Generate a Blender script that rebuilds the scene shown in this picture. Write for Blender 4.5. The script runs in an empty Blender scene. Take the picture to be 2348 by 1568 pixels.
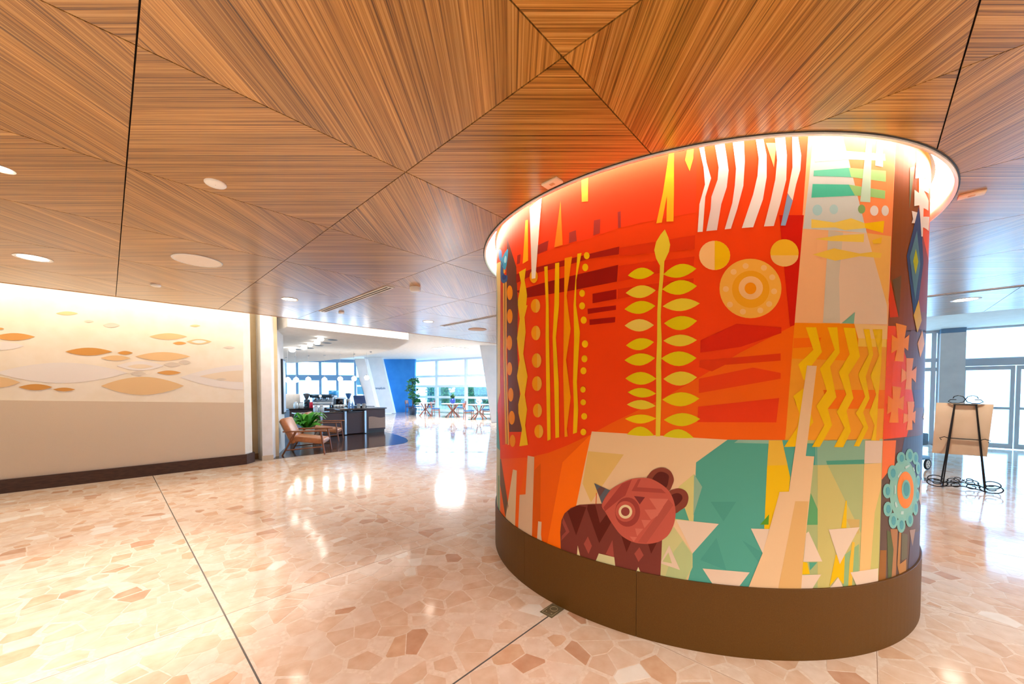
import bpy, bmesh, math, random
from mathutils import Vector, Matrix
from mathutils.geometry import tessellate_polygon
random.seed(7)
SC = bpy.context.scene
COL = SC.collection

# ---------------------------------------------------------------- camera
F, CX, CY, HY, EYE = 868.0, 1174.0, 918.0, 893.0, 1.5      # photograph 2348 x 1568
PITCH = math.atan((CY - HY) / F)
cam_d = bpy.data.cameras.new('camera')
cam_d.sensor_width = 36.0
cam_d.lens = F / 2348 * 36
cam_d.shift_y = (CY - 784.0) / 2348
cam_d.clip_start = 0.05
cam_d.clip_end = 300
cam = bpy.data.objects.new('camera', cam_d)
cam.location = (0, 0, EYE)
cam.rotation_euler = (math.pi / 2 - PITCH, 0, 0)
COL.objects.link(cam)
SC.camera = cam

# ---------------------------------------------------------------- world, exposure
SC.view_settings.view_transform = 'Standard'
SC.view_settings.look = 'None'
SC.view_settings.gamma = 1.0
SC.view_settings.use_curve_mapping = False
SC.view_settings.exposure = 0.92
SC.cycles.max_bounces = 6
SC.cycles.diffuse_bounces = 3
SC.cycles.glossy_bounces = 3
SC.cycles.transmission_bounces = 2
SC.cycles.transparent_max_bounces = 6
SC.cycles.use_light_tree = False
SC.cycles.caustics_reflective = False
SC.cycles.caustics_refractive = False
SC.cycles.sample_clamp_indirect = 8.0
wd = bpy.data.worlds.new('overcast_sky')
SC.world = wd
wd.use_nodes = True
bg = wd.node_tree.nodes['Background']
bg.inputs[0].default_value = (0.32, 0.62, 1.0, 1)
bg.inputs[1].default_value = 5.0

A2 = math.atan2(1988 - CX, F)            # direction of the building grid
SA, CA = math.sin(A2), math.cos(A2)
RZ = math.pi / 2 - A2                    # rotation of building frame (x = u, y = w)
def uw(u, w, z=0.0): return Vector((u * SA - w * CA, u * CA + w * SA, z))
def to_uw(x, y): return (x * SA + y * CA, -x * CA + y * SA)

def area(name, loc, size, power, col, rot=(0, 0, 0)):
    d = bpy.data.lights.new(name, 'AREA'); d.shape = 'RECTANGLE'
    d.size, d.size_y = size; d.energy = power; d.color = col
    o = bpy.data.objects.new(name, d); o.location = loc; o.rotation_euler = rot
    COL.objects.link(o); return o
WARM = (1.0, 0.92, 0.82)
# cove lamps hidden above the ceiling edge: they wash the left wall and the cafe fascia
area('cove_lamp', uw(-3.4, 8.72, 3.42), (10.4, 0.2), 80, (1.0, .88, .70), (math.radians(10), 0, RZ))
area('cove_lamp', uw(4.6, 8.3, 3.36), (5.0, 0.25), 40, (1, 0.95, 0.88), (math.radians(45), 0, RZ))

# ---------------------------------------------------------------- helpers
def ray(x, y):
    a = (x - CX) / F; b = (CY - y) / F
    return Vector((a, math.cos(PITCH) + b * math.sin(PITCH), -math.sin(PITCH) + b * math.cos(PITCH)))
def onz(x, y, z):
    d = ray(x, y); t = (z - EYE) / d.z
    return Vector((d.x * t, d.y * t, z))
def fl(x, y): return onz(x, y, 0.0)
def cl(x, y): return onz(x, y, 2.8)
def at(x, y, Y):                        # point at ground distance Y seen at that pixel
    d = ray(x, y); t = Y / d.y
    return Vector((d.x * t, Y, EYE + d.z * t))
def proj(P):
    v = Vector(P) - Vector((0, 0, EYE))
    D = v.y * math.cos(PITCH) - v.z * math.sin(PITCH); Uu = v.y * math.sin(PITCH) + v.z * math.cos(PITCH)
    return (CX + F * v.x / D, CY - F * Uu / D) if D > 0.05 else None

def lin(h):
    h = h.lstrip('#'); c = [int(h[i:i + 2], 16) / 255 for i in (0, 2, 4)]
    return tuple(((v + .055) / 1.055) ** 2.4 if v > .04045 else v / 12.92 for v in c) + (1.0,)
MATS = {}
def mat(name, col='#ffffff', rough=.5, metal=0.0, spec=.5, emit=None, estr=0.0, coat=0.0, trans=0.0):
    if name in MATS: return MATS[name]
    m = bpy.data.materials.new(name); m.use_nodes = True
    b = m.node_tree.nodes['Principled BSDF']
    b.inputs['Base Color'].default_value = lin(col) if isinstance(col, str) else tuple(col) + (1,)
    b.inputs['Roughness'].default_value = rough; b.inputs['Metallic'].default_value = metal
    b.inputs['Specular IOR Level'].default_value = spec
    if coat: b.inputs['Coat Weight'].default_value = coat; b.inputs['Coat Roughness'].default_value = .1
    if emit:
        b.inputs['Emission Color'].default_value = lin(emit); b.inputs['Emission Strength'].default_value = estr
    MATS[name] = m
    return m
def noisy(name, c1, c2, scale=30, rough=.5, detail=3, stretch=(1, 1, 1), bump=0.0, spec=.5, lo=.35, hi=.65, coat=0):
    """procedural two-tone material"""
    if name in MATS: return MATS[name]
    m = mat(name, c1, rough, spec=spec, coat=coat); nt = m.node_tree; b = nt.nodes['Principled BSDF']
    tc = nt.nodes.new('ShaderNodeTexCoord'); mp = nt.nodes.new('ShaderNodeMapping')
    mp.inputs['Scale'].default_value = stretch
    nt.links.new(tc.outputs['Object'], mp.inputs['Vector'])
    n = nt.nodes.new('ShaderNodeTexNoise'); n.inputs['Scale'].default_value = scale; n.inputs['Detail'].default_value = detail
    nt.links.new(mp.outputs['Vector'], n.inputs['Vector'])
    r = nt.nodes.new('ShaderNodeValToRGB')
    r.color_ramp.elements[0].position = lo; r.color_ramp.elements[1].position = hi
    r.color_ramp.elements[0].color = lin(c1); r.color_ramp.elements[1].color = lin(c2)
    nt.links.new(n.outputs['Fac'], r.inputs['Fac']); nt.links.new(r.outputs['Color'], b.inputs['Base Color'])
    if bump:
        bp = nt.nodes.new('ShaderNodeBump'); bp.inputs['Strength'].default_value = bump; bp.inputs['Distance'].default_value = .002
        nt.links.new(n.outputs['Fac'], bp.inputs['Height']); nt.links.new(bp.outputs['Normal'], b.inputs['Normal'])
    return m

class MB:
    """collects shapes into one mesh"""
    def __init__(s): s.v = []; s.f = []; s.mi = []; s.sm = []
    def add(s, vs, fs, mi=0, M=None, smooth=False):
        o = len(s.v)
        s.v += [tuple(M @ Vector(p)) if M else tuple(p) for p in vs]
        s.f += [tuple(i + o for i in f) for f in fs]; s.mi += [mi] * len(fs); s.sm += [smooth] * len(fs)
        return s
    def box(s, x0, x1, y0, y1, z0, z1, mi=0, M=None):
        vs = [(x, y, z) for z in (z0, z1) for y in (y0, y1) for x in (x0, x1)]
        return s.add(vs, [(0, 2, 3, 1), (4, 5, 7, 6), (0, 1, 5, 4), (2, 6, 7, 3), (0, 4, 6, 2), (1, 3, 7, 5)], mi, M)
    def rbox(s, x0, x1, y0, y1, z0, z1, r, mi=0, M=None):
        bm = bmesh.new(); bmesh.ops.create_cube(bm, size=1)
        for v in bm.verts:
            v.co = Vector(((x0 + x1) / 2 + v.co.x * (x1 - x0), (y0 + y1) / 2 + v.co.y * (y1 - y0), (z0 + z1) / 2 + v.co.z * (z1 - z0)))
        bmesh.ops.bevel(bm, geom=list(bm.edges), offset=r, segments=2, affect='EDGES', profile=.5)
        bm.verts.index_update()
        s.add([v.co[:] for v in bm.verts], [[v.index for v in f.verts] for f in bm.faces], mi, M, True); bm.free(); return s
    def prism(s, poly, z0, z1, mi=0, M=None):
        n = len(poly); vs = [(x, y, z0) for x, y in poly] + [(x, y, z1) for x, y in poly]
        fs = [tuple(range(n - 1, -1, -1)), tuple(range(n, 2 * n))] + [(i, (i + 1) % n, (i + 1) % n + n, i + n) for i in range(n)]
        return s.add(vs, fs, mi, M)
    def lathe(s, prof, n=20, mi=0, M=None, cap=True, smooth=True):
        vs = []; fs = []
        for r, z in prof:
            for k in range(n):
                a = 2 * math.pi * k / n; vs.append((r * math.cos(a), r * math.sin(a), z))
        for i in range(len(prof) - 1):
            for k in range(n):
                k2 = (k + 1) % n; fs.append((i * n + k, i * n + k2, (i + 1) * n + k2, (i + 1) * n + k))
        s.add(vs, fs, mi, M, smooth)
        if cap:
            s.add(vs[:n], [tuple(range(n - 1, -1, -1))], mi, M); s.add(vs[-n:], [tuple(range(n))], mi, M)
        return s
    def tube(s, pts, r, n=6, mi=0, M=None, close=False):
        pts = [Vector(p) for p in pts]; N = len(pts); rs = r if isinstance(r, (list, tuple)) else [r] * N
        vs = []; fs = []; up = Vector((0, 0, 1)); prev = None
        for i, p in enumerate(pts):
            d = (pts[min(i + 1, N - 1)] - pts[max(i - 1, 0)])
            if close: d = pts[(i + 1) % N] - pts[i - 1]
            d = d.normalized() if d.length > 1e-9 else Vector((0, 0, 1))
            if prev is None:
                a = d.cross(up) if abs(d.z) < .95 else d.cross(Vector((1, 0, 0)))
            else:
                a = prev - d * prev.dot(d)
            a.normalize(); prev = a; b = d.cross(a)
            for k in range(n):
                t = 2 * math.pi * k / n; vs.append(p + (a * math.cos(t) + b * math.sin(t)) * rs[i])
        for i in range(N if close else N - 1):
            j = (i + 1) % N
            for k in range(n):
                k2 = (k + 1) % n; fs.append((i * n + k, i * n + k2, j * n + k2, j * n + k))
        s.add(vs, fs, mi, M, True)
        if not close:
            s.add(vs[:n], [tuple(range(n - 1, -1, -1))], mi, M); s.add(vs[-n:], [tuple(range(n))], mi, M)
        return s
    def ball(s, c, r, seg=14, rings=9, mi=0, M=None):
        r = r if isinstance(r, (tuple, list)) else (r, r, r)
        vs = []; fs = []
        for i in range(rings + 1):
            t = math.pi * i / rings
            for k in range(seg):
                a = 2 * math.pi * k / seg
                vs.append((c[0] + r[0] * math.sin(t) * math.cos(a), c[1] + r[1] * math.sin(t) * math.sin(a), c[2] - r[2] * math.cos(t)))
        for i in range(rings):
            for k in range(seg):
                k2 = (k + 1) % seg; fs.append((i * seg + k, i * seg + k2, (i + 1) * seg + k2, (i + 1) * seg + k))
        return s.add(vs, fs, mi, M, True)
    def mesh(s, name):
        me = bpy.data.meshes.new(name); me.from_pydata(s.v, [], s.f)
        for p, m, q in zip(me.polygons, s.mi, s.sm): p.material_index = m; p.use_smooth = q
        me.update(); return me
    def build(s, name, mats, parent=None, loc=None, rz=0.0):
        o = bpy.data.objects.new(name, s.mesh(name))
        for m in (mats if isinstance(mats, (list, tuple)) else [mats]): o.data.materials.append(m)
        COL.objects.link(o)
        if parent: o.parent = parent
        if loc is not None: o.location = loc
        if rz: o.rotation_euler.z = rz
        return o
def tag(o, label=None, cat=None, group=None, kind=None):
    for k, v in (('label', label), ('category', cat), ('group', group), ('kind', kind)):
        if v: o[k] = v
    return o
def empty(name, loc=(0, 0, 0), rz=0.0):
    o = bpy.data.objects.new(name, None); o.location = loc; o.rotation_euler.z = rz; o.empty_display_size = .1
    COL.objects.link(o); return o
def thing(name, label, cat, loc=(0, 0, 0), rz=0.0, group=None): return tag(empty(name, loc, rz), label, cat, group)
def struct(name, mb, m, label=None, rz=RZ, loc=None): return tag(mb.build(name, m, None, loc, rz), label, None, None, 'structure')
def dup(root, loc, rz, label=None):
    r = root.copy(); COL.objects.link(r); r.location = loc; r.rotation_euler.z = rz
    if label: r['label'] = label
    for ch in list(root.children):
        c = ch.copy(); COL.objects.link(c); c.parent = r
        for g in list(ch.children):
            d = g.copy(); COL.objects.link(d); d.parent = c
    return r
# ---------------------------------------------------------------- wood veneer
def wood(name, axis):
    m = mat(name, '#b97b42', .3, spec=.5, coat=.75); nt = m.node_tree; b = nt.nodes['Principled BSDF']; L = nt.links.new
    b.inputs['Coat Roughness'].default_value = .22
    g = nt.nodes.new('ShaderNodeNewGeometry'); oi = nt.nodes.new('ShaderNodeObjectInfo')
    mul = nt.nodes.new('ShaderNodeMath'); mul.operation = 'MULTIPLY'; mul.inputs[1].default_value = 37.0
    L(oi.outputs['Random'], mul.inputs[0])
    ad = nt.nodes.new('ShaderNodeVectorMath'); ad.operation = 'ADD'
    L(g.outputs['Position'], ad.inputs[0]); L(mul.outputs[0], ad.inputs[1])
    def layer(al, ac, det, rough):
        mp = nt.nodes.new('ShaderNodeMapping')
        mp.inputs['Scale'].default_value = (al, ac, 1) if axis == 'X' else (ac, al, 1)
        L(ad.outputs[0], mp.inputs['Vector'])
        n = nt.nodes.new('ShaderNodeTexNoise'); n.inputs['Scale'].default_value = 1.0
        n.inputs['Detail'].default_value = det; n.inputs['Roughness'].default_value = rough
        L(mp.outputs['Vector'], n.inputs['Vector']); return n
    n1 = layer(.6, 120, 5, .74); n2 = layer(.5, 11, 2, .5)
    r = nt.nodes.new('ShaderNodeValToRGB'); cr = r.color_ramp
    cr.elements[0].position = .37; cr.elements[0].color = lin('#523310')
    cr.elements[1].position = .63; cr.elements[1].color = lin('#c89c60')
    e = cr.elements.new(.45); e.color = lin('#93642c')
    e = cr.elements.new(.54); e.color = lin('#b3823f')
    L(n1.outputs['Fac'], r.inputs['Fac'])
    r2 = nt.nodes.new('ShaderNodeValToRGB'); r2.color_ramp.elements[0].position = .3; r2.color_ramp.elements[1].position = .7
    r2.color_ramp.elements[0].color = (.72, .70, .66, 1); r2.color_ramp.elements[1].color = (1.08, 1.05, 1.0, 1)
    L(n2.outputs['Fac'], r2.inputs['Fac'])
    mx = nt.nodes.new('ShaderNodeMix'); mx.data_type = 'RGBA'; mx.blend_type = 'MULTIPLY'; mx.inputs[0].default_value = 1
    L(r.outputs['Color'], mx.inputs[6]); L(r2.outputs['Color'], mx.inputs[7]); L(mx.outputs[2], b.inputs['Base Color'])
    return m
wood_x, wood_y = wood('zebra_veneer_across', 'X'), wood('zebra_veneer_along', 'Y')
plaster = noisy('white_plaster', '#eeeae4', '#f4f1ec', 6, .7)
cream = noisy('cream_paint', '#f2e6cf', '#f6ecd9', 5, .6)

DC = Vector((1.575, 3.793, 0)); DR = 1.742; HC = 2.8        # drum centre, radius of its skirting, ceiling height
SLOT = .092
DU, DW = to_uw(DC.x, DC.y)
WE, UE = 7.7, 10.05                                          # edges of the timber ceiling
CELL, U0, W0 = 1.145, .1, -.25

# ---------------------------------------------------------------- timber ceiling
mb = MB(); mb.box(-10, UE, -10, WE, HC + .19, HC + .24)
ceiling = struct('ceiling', mb, noisy('ceiling_void', '#3a2a1c', '#44301f', 3, .9), 'timber veneer ceiling of large square panels with diagonal grain')
mb = MB()                                                    # dark carriers behind the panel joints, outside of the drum opening
def clip(poly, px, py, nx, ny, keep_pos=True):
    out = []
    n = len(poly)
    for i in range(n):
        a, b = poly[i], poly[(i + 1) % n]
        da = (a[0] - px) * nx + (a[1] - py) * ny; db = (b[0] - px) * nx + (b[1] - py) * ny
        if not keep_pos: da, db = -da, -db
        if da >= 0: out.append(a)
        if (da > 0 and db < 0) or (da < 0 and db > 0):
            t = da / (da - db); out.append((a[0] + (b[0] - a[0]) * t, a[1] + (b[1] - a[1]) * t))
    return out
def parea(p): return sum(p[i][0] * p[(i + 1) % len(p)][1] - p[(i + 1) % len(p)][0] * p[i][1] for i in range(len(p))) / 2
def outside_circle(poly, cx, cy, R, N=120):
    faces = []; rest = poly
    if min(p[0] for p in poly) > cx + R or max(p[0] for p in poly) < cx - R or min(p[1] for p in poly) > cy + R or max(p[1] for p in poly) < cy - R: return [poly]
    for k in range(N):
        a = 2 * math.pi * (k + .5) / N; nx, ny = math.cos(a), math.sin(a); px, py = cx + nx * R, cy + ny * R
        o = clip(rest, px, py, nx, ny, True)
        if len(o) > 2 and abs(parea(o)) > 1e-7: faces.append(o)
        rest = clip(rest, px, py, nx, ny, False)
        if len(rest) < 3 or abs(parea(rest)) < 1e-7: break
    return faces
def slab(faces, z0, z1, name, m, parent, rz=0.0):
    bm = bmesh.new()
    for f in faces:
        if parea(f) > 0: f = f[::-1]                        # facing down
        try: bm.faces.new([bm.verts.new((x, y, z0)) for x, y in f])
        except ValueError: pass
    bmesh.ops.remove_doubles(bm, verts=bm.verts, dist=1e-5)
    ex = bmesh.ops.extrude_face_region(bm, geom=list(bm.faces), use_keep_orig=True)
    for e in ex['geom']:
        if isinstance(e, bmesh.types.BMVert): e.co.z = z1
    bmesh.ops.recalc_face_normals(bm, faces=bm.faces)
    me = bpy.data.meshes.new(name); bm.to_mesh(me); bm.free()
    o = bpy.data.objects.new(name, me); me.materials.append(m); COL.objects.link(o)
    if parent: o.parent = parent
    o.rotation_euler.z = rz
    return o
GAP = .003
for i in range(-5, 10):
    for j in range(-4, 8):
        u0, u1 = U0 + CELL * i + GAP, min(U0 + CELL * (i + 1), UE) - GAP
        w0, w1 = W0 + CELL * j + GAP, min(W0 + CELL * (j + 1), WE) - GAP
        if u1 - u0 < .03 or w1 - w0 < .03: continue
        cs = [uw(u, w, HC) for u in (u0, (u0 + u1) / 2, u1) for w in (w0, (w0 + w1) / 2, w1)]
        pr = [proj(c) for c in cs if c.y > .2]
        if not any(p and -500 < p[0] < 2850 and -450 < p[1] < 1000 for p in pr): continue
        sq = [(u0, w0), (u1, w0), (u1, w1), (u0, w1)]
        fs = outside_circle(sq, DU, DW, DR + SLOT)
        if not fs: continue
        slab(fs, HC, HC + .022, 'ceiling_panel', wood_y if (i + j) % 2 else wood_x, ceiling)
slab(outside_circle([(-10, -10), (UE - .02, -10), (UE - .02, WE - .02), (-10, WE - .02)], DU, DW, DR + SLOT + .004, 160), HC + .024, HC + .05,
     'carrier_board', mat('joint_dark', '#2a1a10', .9), ceiling)  # plain dark brown board behind the panel joints

# ---------------------------------------------------------------- floor
BREAK = 9.0                                                  # stones are built as far as this
def fpoly(name, pts, z0, m):
    mb = MB(); mb.prism(pts, z0 - .05, z0); return mb
def stone_mat(k, c1, c2):
    m = noisy('marble_%d' % k, c1, c2, 11, .1, 8, spec=.5, lo=.3, hi=.72); return m
SM = [stone_mat(k, a, b) for k, (a, b) in enumerate([('#cfae93', '#dfc6b0'), ('#d3b59c', '#e0cab6'), ('#c89e7e', '#d8b699'), ('#d6bda8', '#e2d0c0'), ('#bb8e70', '#cba388'), ('#ccaa8e', '#dabea8'), ('#e0d6ca', '#e9e1d8')])]
cement = noisy('terrazzo_matrix', '#d9c2ad', '#e3d1c0', 40, .1, 3)
def terrazzo_far():
    m = mat('terrazzo_far', '#e0bfa5', .07); nt = m.node_tree; b = nt.nodes['Principled BSDF']; L = nt.links.new
    g = nt.nodes.new('ShaderNodeNewGeometry')
    v = nt.nodes.new('ShaderNodeTexVoronoi'); v.inputs['Scale'].default_value = 7.5; L(g.outputs['Position'], v.inputs['Vector'])
    e = nt.nodes.new('ShaderNodeTexVoronoi'); e.feature = 'DISTANCE_TO_EDGE'; e.inputs['Scale'].default_value = 7.5; L(g.outputs['Position'], e.inputs['Vector'])
    sp = nt.nodes.new('ShaderNodeSeparateColor'); L(v.outputs['Color'], sp.inputs[0])
    r = nt.nodes.new('ShaderNodeValToRGB'); cr = r.color_ramp; cr.interpolation = 'CONSTANT'
    cols = ['#dbbea6', '#e0ccba', '#cda88a', '#e2d3c5', '#c59a7c', '#d6b69c']
    cr.elements[0].color = lin(cols[0]); cr.elements[1].position = .18; cr.elements[1].color = lin(cols[1])
    for p, c in ((.4, cols[2]), (.55, cols[3]), (.7, cols[4]), (.82, cols[5])): q = cr.elements.new(p); q.color = lin(c)
    L(sp.outputs[0], r.inputs['Fac'])
    lt = nt.nodes.new('ShaderNodeMath'); lt.operation = 'LESS_THAN'; lt.inputs[1].default_value = .035; L(e.outputs['Distance'], lt.inputs[0])
    mx = nt.nodes.new('ShaderNodeMix'); mx.data_type = 'RGBA'; L(lt.outputs[0], mx.inputs[0]); L(r.outputs['Color'], mx.inputs[6]); mx.inputs[7].default_value = lin('#e6d7c9')
    L(mx.outputs[2], b.inputs['Base Color']); return m
mb = MB(); mb.prism([(-14, -9), (22, -9), (22, BREAK), (-14, BREAK)], -.06, -.0006)
floor = tag(mb.build('floor', cement), 'polished terrazzo floor of irregular pink and beige marble pieces', None, None, 'structure')
mb = MB(); mb.prism([(-30, BREAK), (30, BREAK), (30, 46), (-30, 46)], -.06, 0)
tag(mb.build('floor', terrazzo_far()), 'far part of the polished terrazzo floor towards the cafe windows', None, None, 'structure')

UJ = [.5 + 1.685 * k for k in range(-5, 9)]
WJ = [-6.47, -4.87, -3.27, -1.67, -.07, 1.51, 3.09, 4.73, 6.36, 8.0, 9.62]
strip = mat('divider_strip', '#6d6a68', .25, metal=.4)
thin = mat('thin_joint', '#b08e78', .3)
for k, u in enumerate(UJ):
    dark = abs(u - .5) < .01
    a, b = uw(u, -6), uw(u, 9.05)
    mb = MB(); h = .0045 if dark else .0016
    mb.box(u - h, u + h, -6, 9.05, -.004, .0002)
    if u > -5 and u < 9: mb.build('divider_strip' if dark else 'joint_line', strip if dark else thin, floor).rotation_euler.z = RZ
for w in WJ:
    dark = abs(w - 1.51) < .01
    h = .0045 if dark else .0014
    mb = MB()
    if dark:
        mb.box(-1.0, 1.97, w - h, w + h, -.004, .0002)
    else:
        mb.box(-6, 12, w - h, w + h, -.004, .0002)
    mb.build('divider_strip' if dark else 'joint_line', strip if dark else thin, floor).rotation_euler.z = RZ

rnd = random.Random(3)
G = .145
sites = {}
def site(i, j):
    if (i, j) not in sites:
        r = random.Random(i * 7919 + j * 104729 + 5)
        sites[(i, j)] = ((i + .5 + r.uniform(-.48, .48)) * G, (j + .5 + r.uniform(-.48, .48)) * G, r.random())
    return sites[(i, j)]
import bisect
def slab_of(v, J):
    k = bisect.bisect(J, v); return (J[k - 1], J[k]) if 0 < k < len(J) else None
polys = []
for i in range(int(-6 / G), int(13 / G)):
    for j in range(int(-5 / G), int(9.05 / G) + 1):
        u, w, rr = site(i, j)
        P = uw(u, w)
        if P.y < 1.55 or P.y > BREAK or w > 9.03: continue
        q = proj(P)
        if not q or not (-120 < q[0] < 2470 and q[1] < 1720): continue
        if math.hypot(P.x - DC.x, P.y - DC.y) < DR - .1: continue
        su, sw = slab_of(u, UJ), slab_of(w, WJ)
        if not su or not sw: continue
        poly = [(max(u - .3, su[0] + .003), max(w - .3, sw[0] + .003)), (min(u + .3, su[1] - .003), max(w - .3, sw[0] + .003)),
                (min(u + .3, su[1] - .003), min(w + .3, sw[1] - .003)), (max(u - .3, su[0] + .003), min(w + .3, sw[1] - .003))]
        for di in (-2, -1, 0, 1, 2):
            for dj in (-2, -1, 0, 1, 2):
                if di or dj:
                    a, b, _ = site(i + di, j + dj)
                    poly = clip(poly, (u + a) / 2, (w + b) / 2, u - a, w - b)
                    if len(poly) < 3: break
            if len(poly) < 3: break
        if len(poly) < 3: continue
        cx = sum(p[0] for p in poly) / len(poly); cy = sum(p[1] for p in poly) / len(poly)
        r = random.Random(i * 31 + j * 17)
        k = r.choice([.97, .955, .94, .93, .9, .8, .62])
        poly = [(cx + (a - cx) * k, cy + (b - cy) * k) for a, b in poly]
        mi = r.choices(range(7), [26, 26, 7, 20, 3, 18, 3])[0]
        pp = [proj(uw(a, b)) for a, b in poly]
        if any(p is None for p in pp): continue
        vis = -20 < q[0] < 2370 and q[1] < 1590
        polys.append((abs(parea(pp)) if vis else 0, poly, mi))
polys.sort(key=lambda t: -t[0])
rest = MB()
for k, (a, poly, mi) in enumerate(polys):
    n = len(poly)
    vs = [(x, y, 0) for x, y in poly] + [(x, y, -.003) for x, y in poly]
    fs = [tuple(range(n))] + [((i + 1) % n, i, i + n, (i + 1) % n + n) for i in range(n)]
    if parea(poly) < 0: fs = [f[::-1] for f in fs]
    if k < 300:
        b = MB(); b.add(vs, fs); b.build('marble_piece', SM[mi], floor).rotation_euler.z = RZ
    else:
        rest.add(vs, fs, mi)
o = rest.build('marble_piece', SM, floor); o.rotation_euler.z = RZ; o['kind'] = 'stuff'

# dark cafe floor with rounded corner, planks
planks = noisy('dark_plank', '#3a2a28', '#5a4540', 3, .12, 4, (1.2, 14, 1))
def rounded(u0, u1, w0, w1, r, n=10):
    return [(u0, w0)] + [(u1 - r + r * math.sin(a), w0 + r - r * math.cos(a)) for a in [math.pi / 2 * k / n for k in range(n + 1)]] + [(u1, w1), (u0, w1)]
CF = [(2.38, 9.3), (5.3, 9.3), (5.6, 9.38), (5.82, 9.55), (6.02, 9.85), (6.25, 10.35), (6.5, 11.3), (6.66, 12.4), (6.72, 14), (6.72, 16.5), (2.38, 16.5)]
mb = MB(); mb.prism(CF, -.02, .0015)
cafe_floor = struct('floor', mb, mat('plank_gap', '#211816', .4), 'dark plank floor of the coffee bar with a rounded corner')
k = 0
w = 9.3
while w < 16.4:
    pl = clip(clip(CF, 0, w + .003, 0, 1), 0, w + .19, 0, -1)
    if len(pl) > 2 and abs(parea(pl)) > .01:
        b = MB(); b.prism(pl, .001, .004); b.build('floor_plank', planks, cafe_floor)
    w += .193

# ---------------------------------------------------------------- walls
HT = 3.5
linen = noisy('linen_wallcover', '#d9c4a8', '#e0ceb4', 260, .75, 2, bump=.3)
dark_wood = noisy('dark_walnut', '#3b241a', '#54372a', 4, .4, 4, (3, 3, 30))
mb = MB(); mb.box(-10, 1.86, 9.1, 9.6, 0, HT); mb.prism([(1.86, 9.1), (2.02, 9.28), (2.02, 9.6), (1.86, 9.6)], 0, HT)
wall_left = struct('wall_left', mb, cream, 'cream wall with printed leaf shapes above a linen dado')
mb = MB()
vs = [(-10, 9.085, .18), (1.855, 9.085, .18), (1.855, 9.085, 1.235), (-10, 9.085, 1.69), (-10, 9.1, .18), (1.855, 9.1, .18), (1.855, 9.1, 1.235), (-10, 9.1, 1.69)]
mb.add(vs, [(0, 1, 2, 3), (7, 6, 5, 4), (3, 2, 6, 7), (1, 5, 6, 2), (0, 4, 5, 1), (0, 3, 7, 4)])
mb.build('dado_panel', linen, wall_left)
mb = MB(); mb.box(-10, 1.875, 9.055, 9.1, 0, .2); mb.prism([(1.875, 9.055), (2.06, 9.27), (2.06, 9.6), (2.02, 9.6), (2.02, 9.285), (1.86, 9.1)], 0, .2)
struct('baseboard_left', mb, dark_wood, 'dark walnut baseboard along the cream wall')
tanp = noisy('tan_recess', '#d8bf92', '#dfc9a0', 4, .5)
mb = MB(); mb.box(1.95, 2.6, 9.62, 9.72, 0, HT)
wr = struct('wall_recess', mb, tanp, 'narrow tan recess panel beside the cream wall')
mb = MB(); mb.box(2.02, 2.5, 9.6, 9.63, 0, .12); mb.build('recess_base', noisy('tan_stone', '#9c7c58', '#ab8a66', 20, .4), wr)
mb = MB(); mb.box(2.2, 2.39, 9.28, 9.8, 0, HT)
wc = struct('wall_pier', mb, plaster, 'white pier at the entrance of the coffee bar')
mb = MB(); mb.box(2.19, 2.4, 9.27, 9.3, 0, .1); mb.build('pier_base', noisy('pier_base', '#d6bfa0', '#dcc8ac', 20, .4), wc)
mb = MB(); mb.prism([(2.36, 9.36), (2.39, 9.29), (3.07, 10.86), (2.95, 10.93)], 0, HT)
struct('wall_cafe', mb, plaster, 'white wall running back into the coffee bar')
# upper ceilings and soffit
q0 = [(-12, WE), (34, WE), (34, 42), (-12, 42)]
nn = to_uw(0, -1); pp0 = to_uw(-6.5, 26.6)
mb = MB(); mb.prism(clip(clip(q0, pp0[0], pp0[1], *nn), *to_uw(-2, 24.3), *to_uw(-.697, -.717)), HT, HT + .1)
struct('ceiling', mb, plaster, 'white upper ceiling over the cafe seating')
mb = MB(); mb.box(-12, 12, WE, WE + .03, HC + .0, HT); mb.box(-12, 12, WE - .02, WE + .03, HC - .002, HC + .03)
struct('trim_1', mb, noisy('edge_veneer', '#b97b42', '#c98e55', 4, .4), 'thin timber edge of the veneer ceiling')
SF = [(2.72, 9.3), (5.72, 9.3), (5.98, 9.85), (6.22, 10.4), (6.55, 11.2), (6.83, 12.2), (7.02, 13.4), (7.12, 14.6), (7.15, 16), (7.1, 19), (6.6, 22), (2.72, 22)]
mb = MB(); mb.prism(SF, 2.88, HT + .02)
soffit = struct('ceiling', mb, plaster, 'lowered white soffit with rounded corner above the coffee bar')
mb = MB(); mb.box(2.6, 2.74, 11.2, 15, 2.72, HT); struct('trim_2', mb, plaster, 'white bulkhead beside the soffit')
mb = MB(); mb.box(UE, 15.5, -14, WE, 3.1, 3.2); struct('ceiling', mb, plaster, 'white ceiling between timber ceiling and entrance doors')
mb = MB(); mb.box(UE, UE + .03, -14, WE, HC, 3.12); struct('trim_3', mb, plaster, 'white step at the edge of the timber ceiling')
mb = MB(); mb.box(-10.1, -10, -10, 9.6, 0, 3.5); struct('wall_rear', mb, cream, 'cream wall far left behind the camera')  # added out of view to keep sky light from washing over the mural
mb = MB(); mb.box(-9, 15.5, -10.1, -10, 0, 3.2); struct('wall_back', mb, cream, 'cream wall behind the camera')
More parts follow.
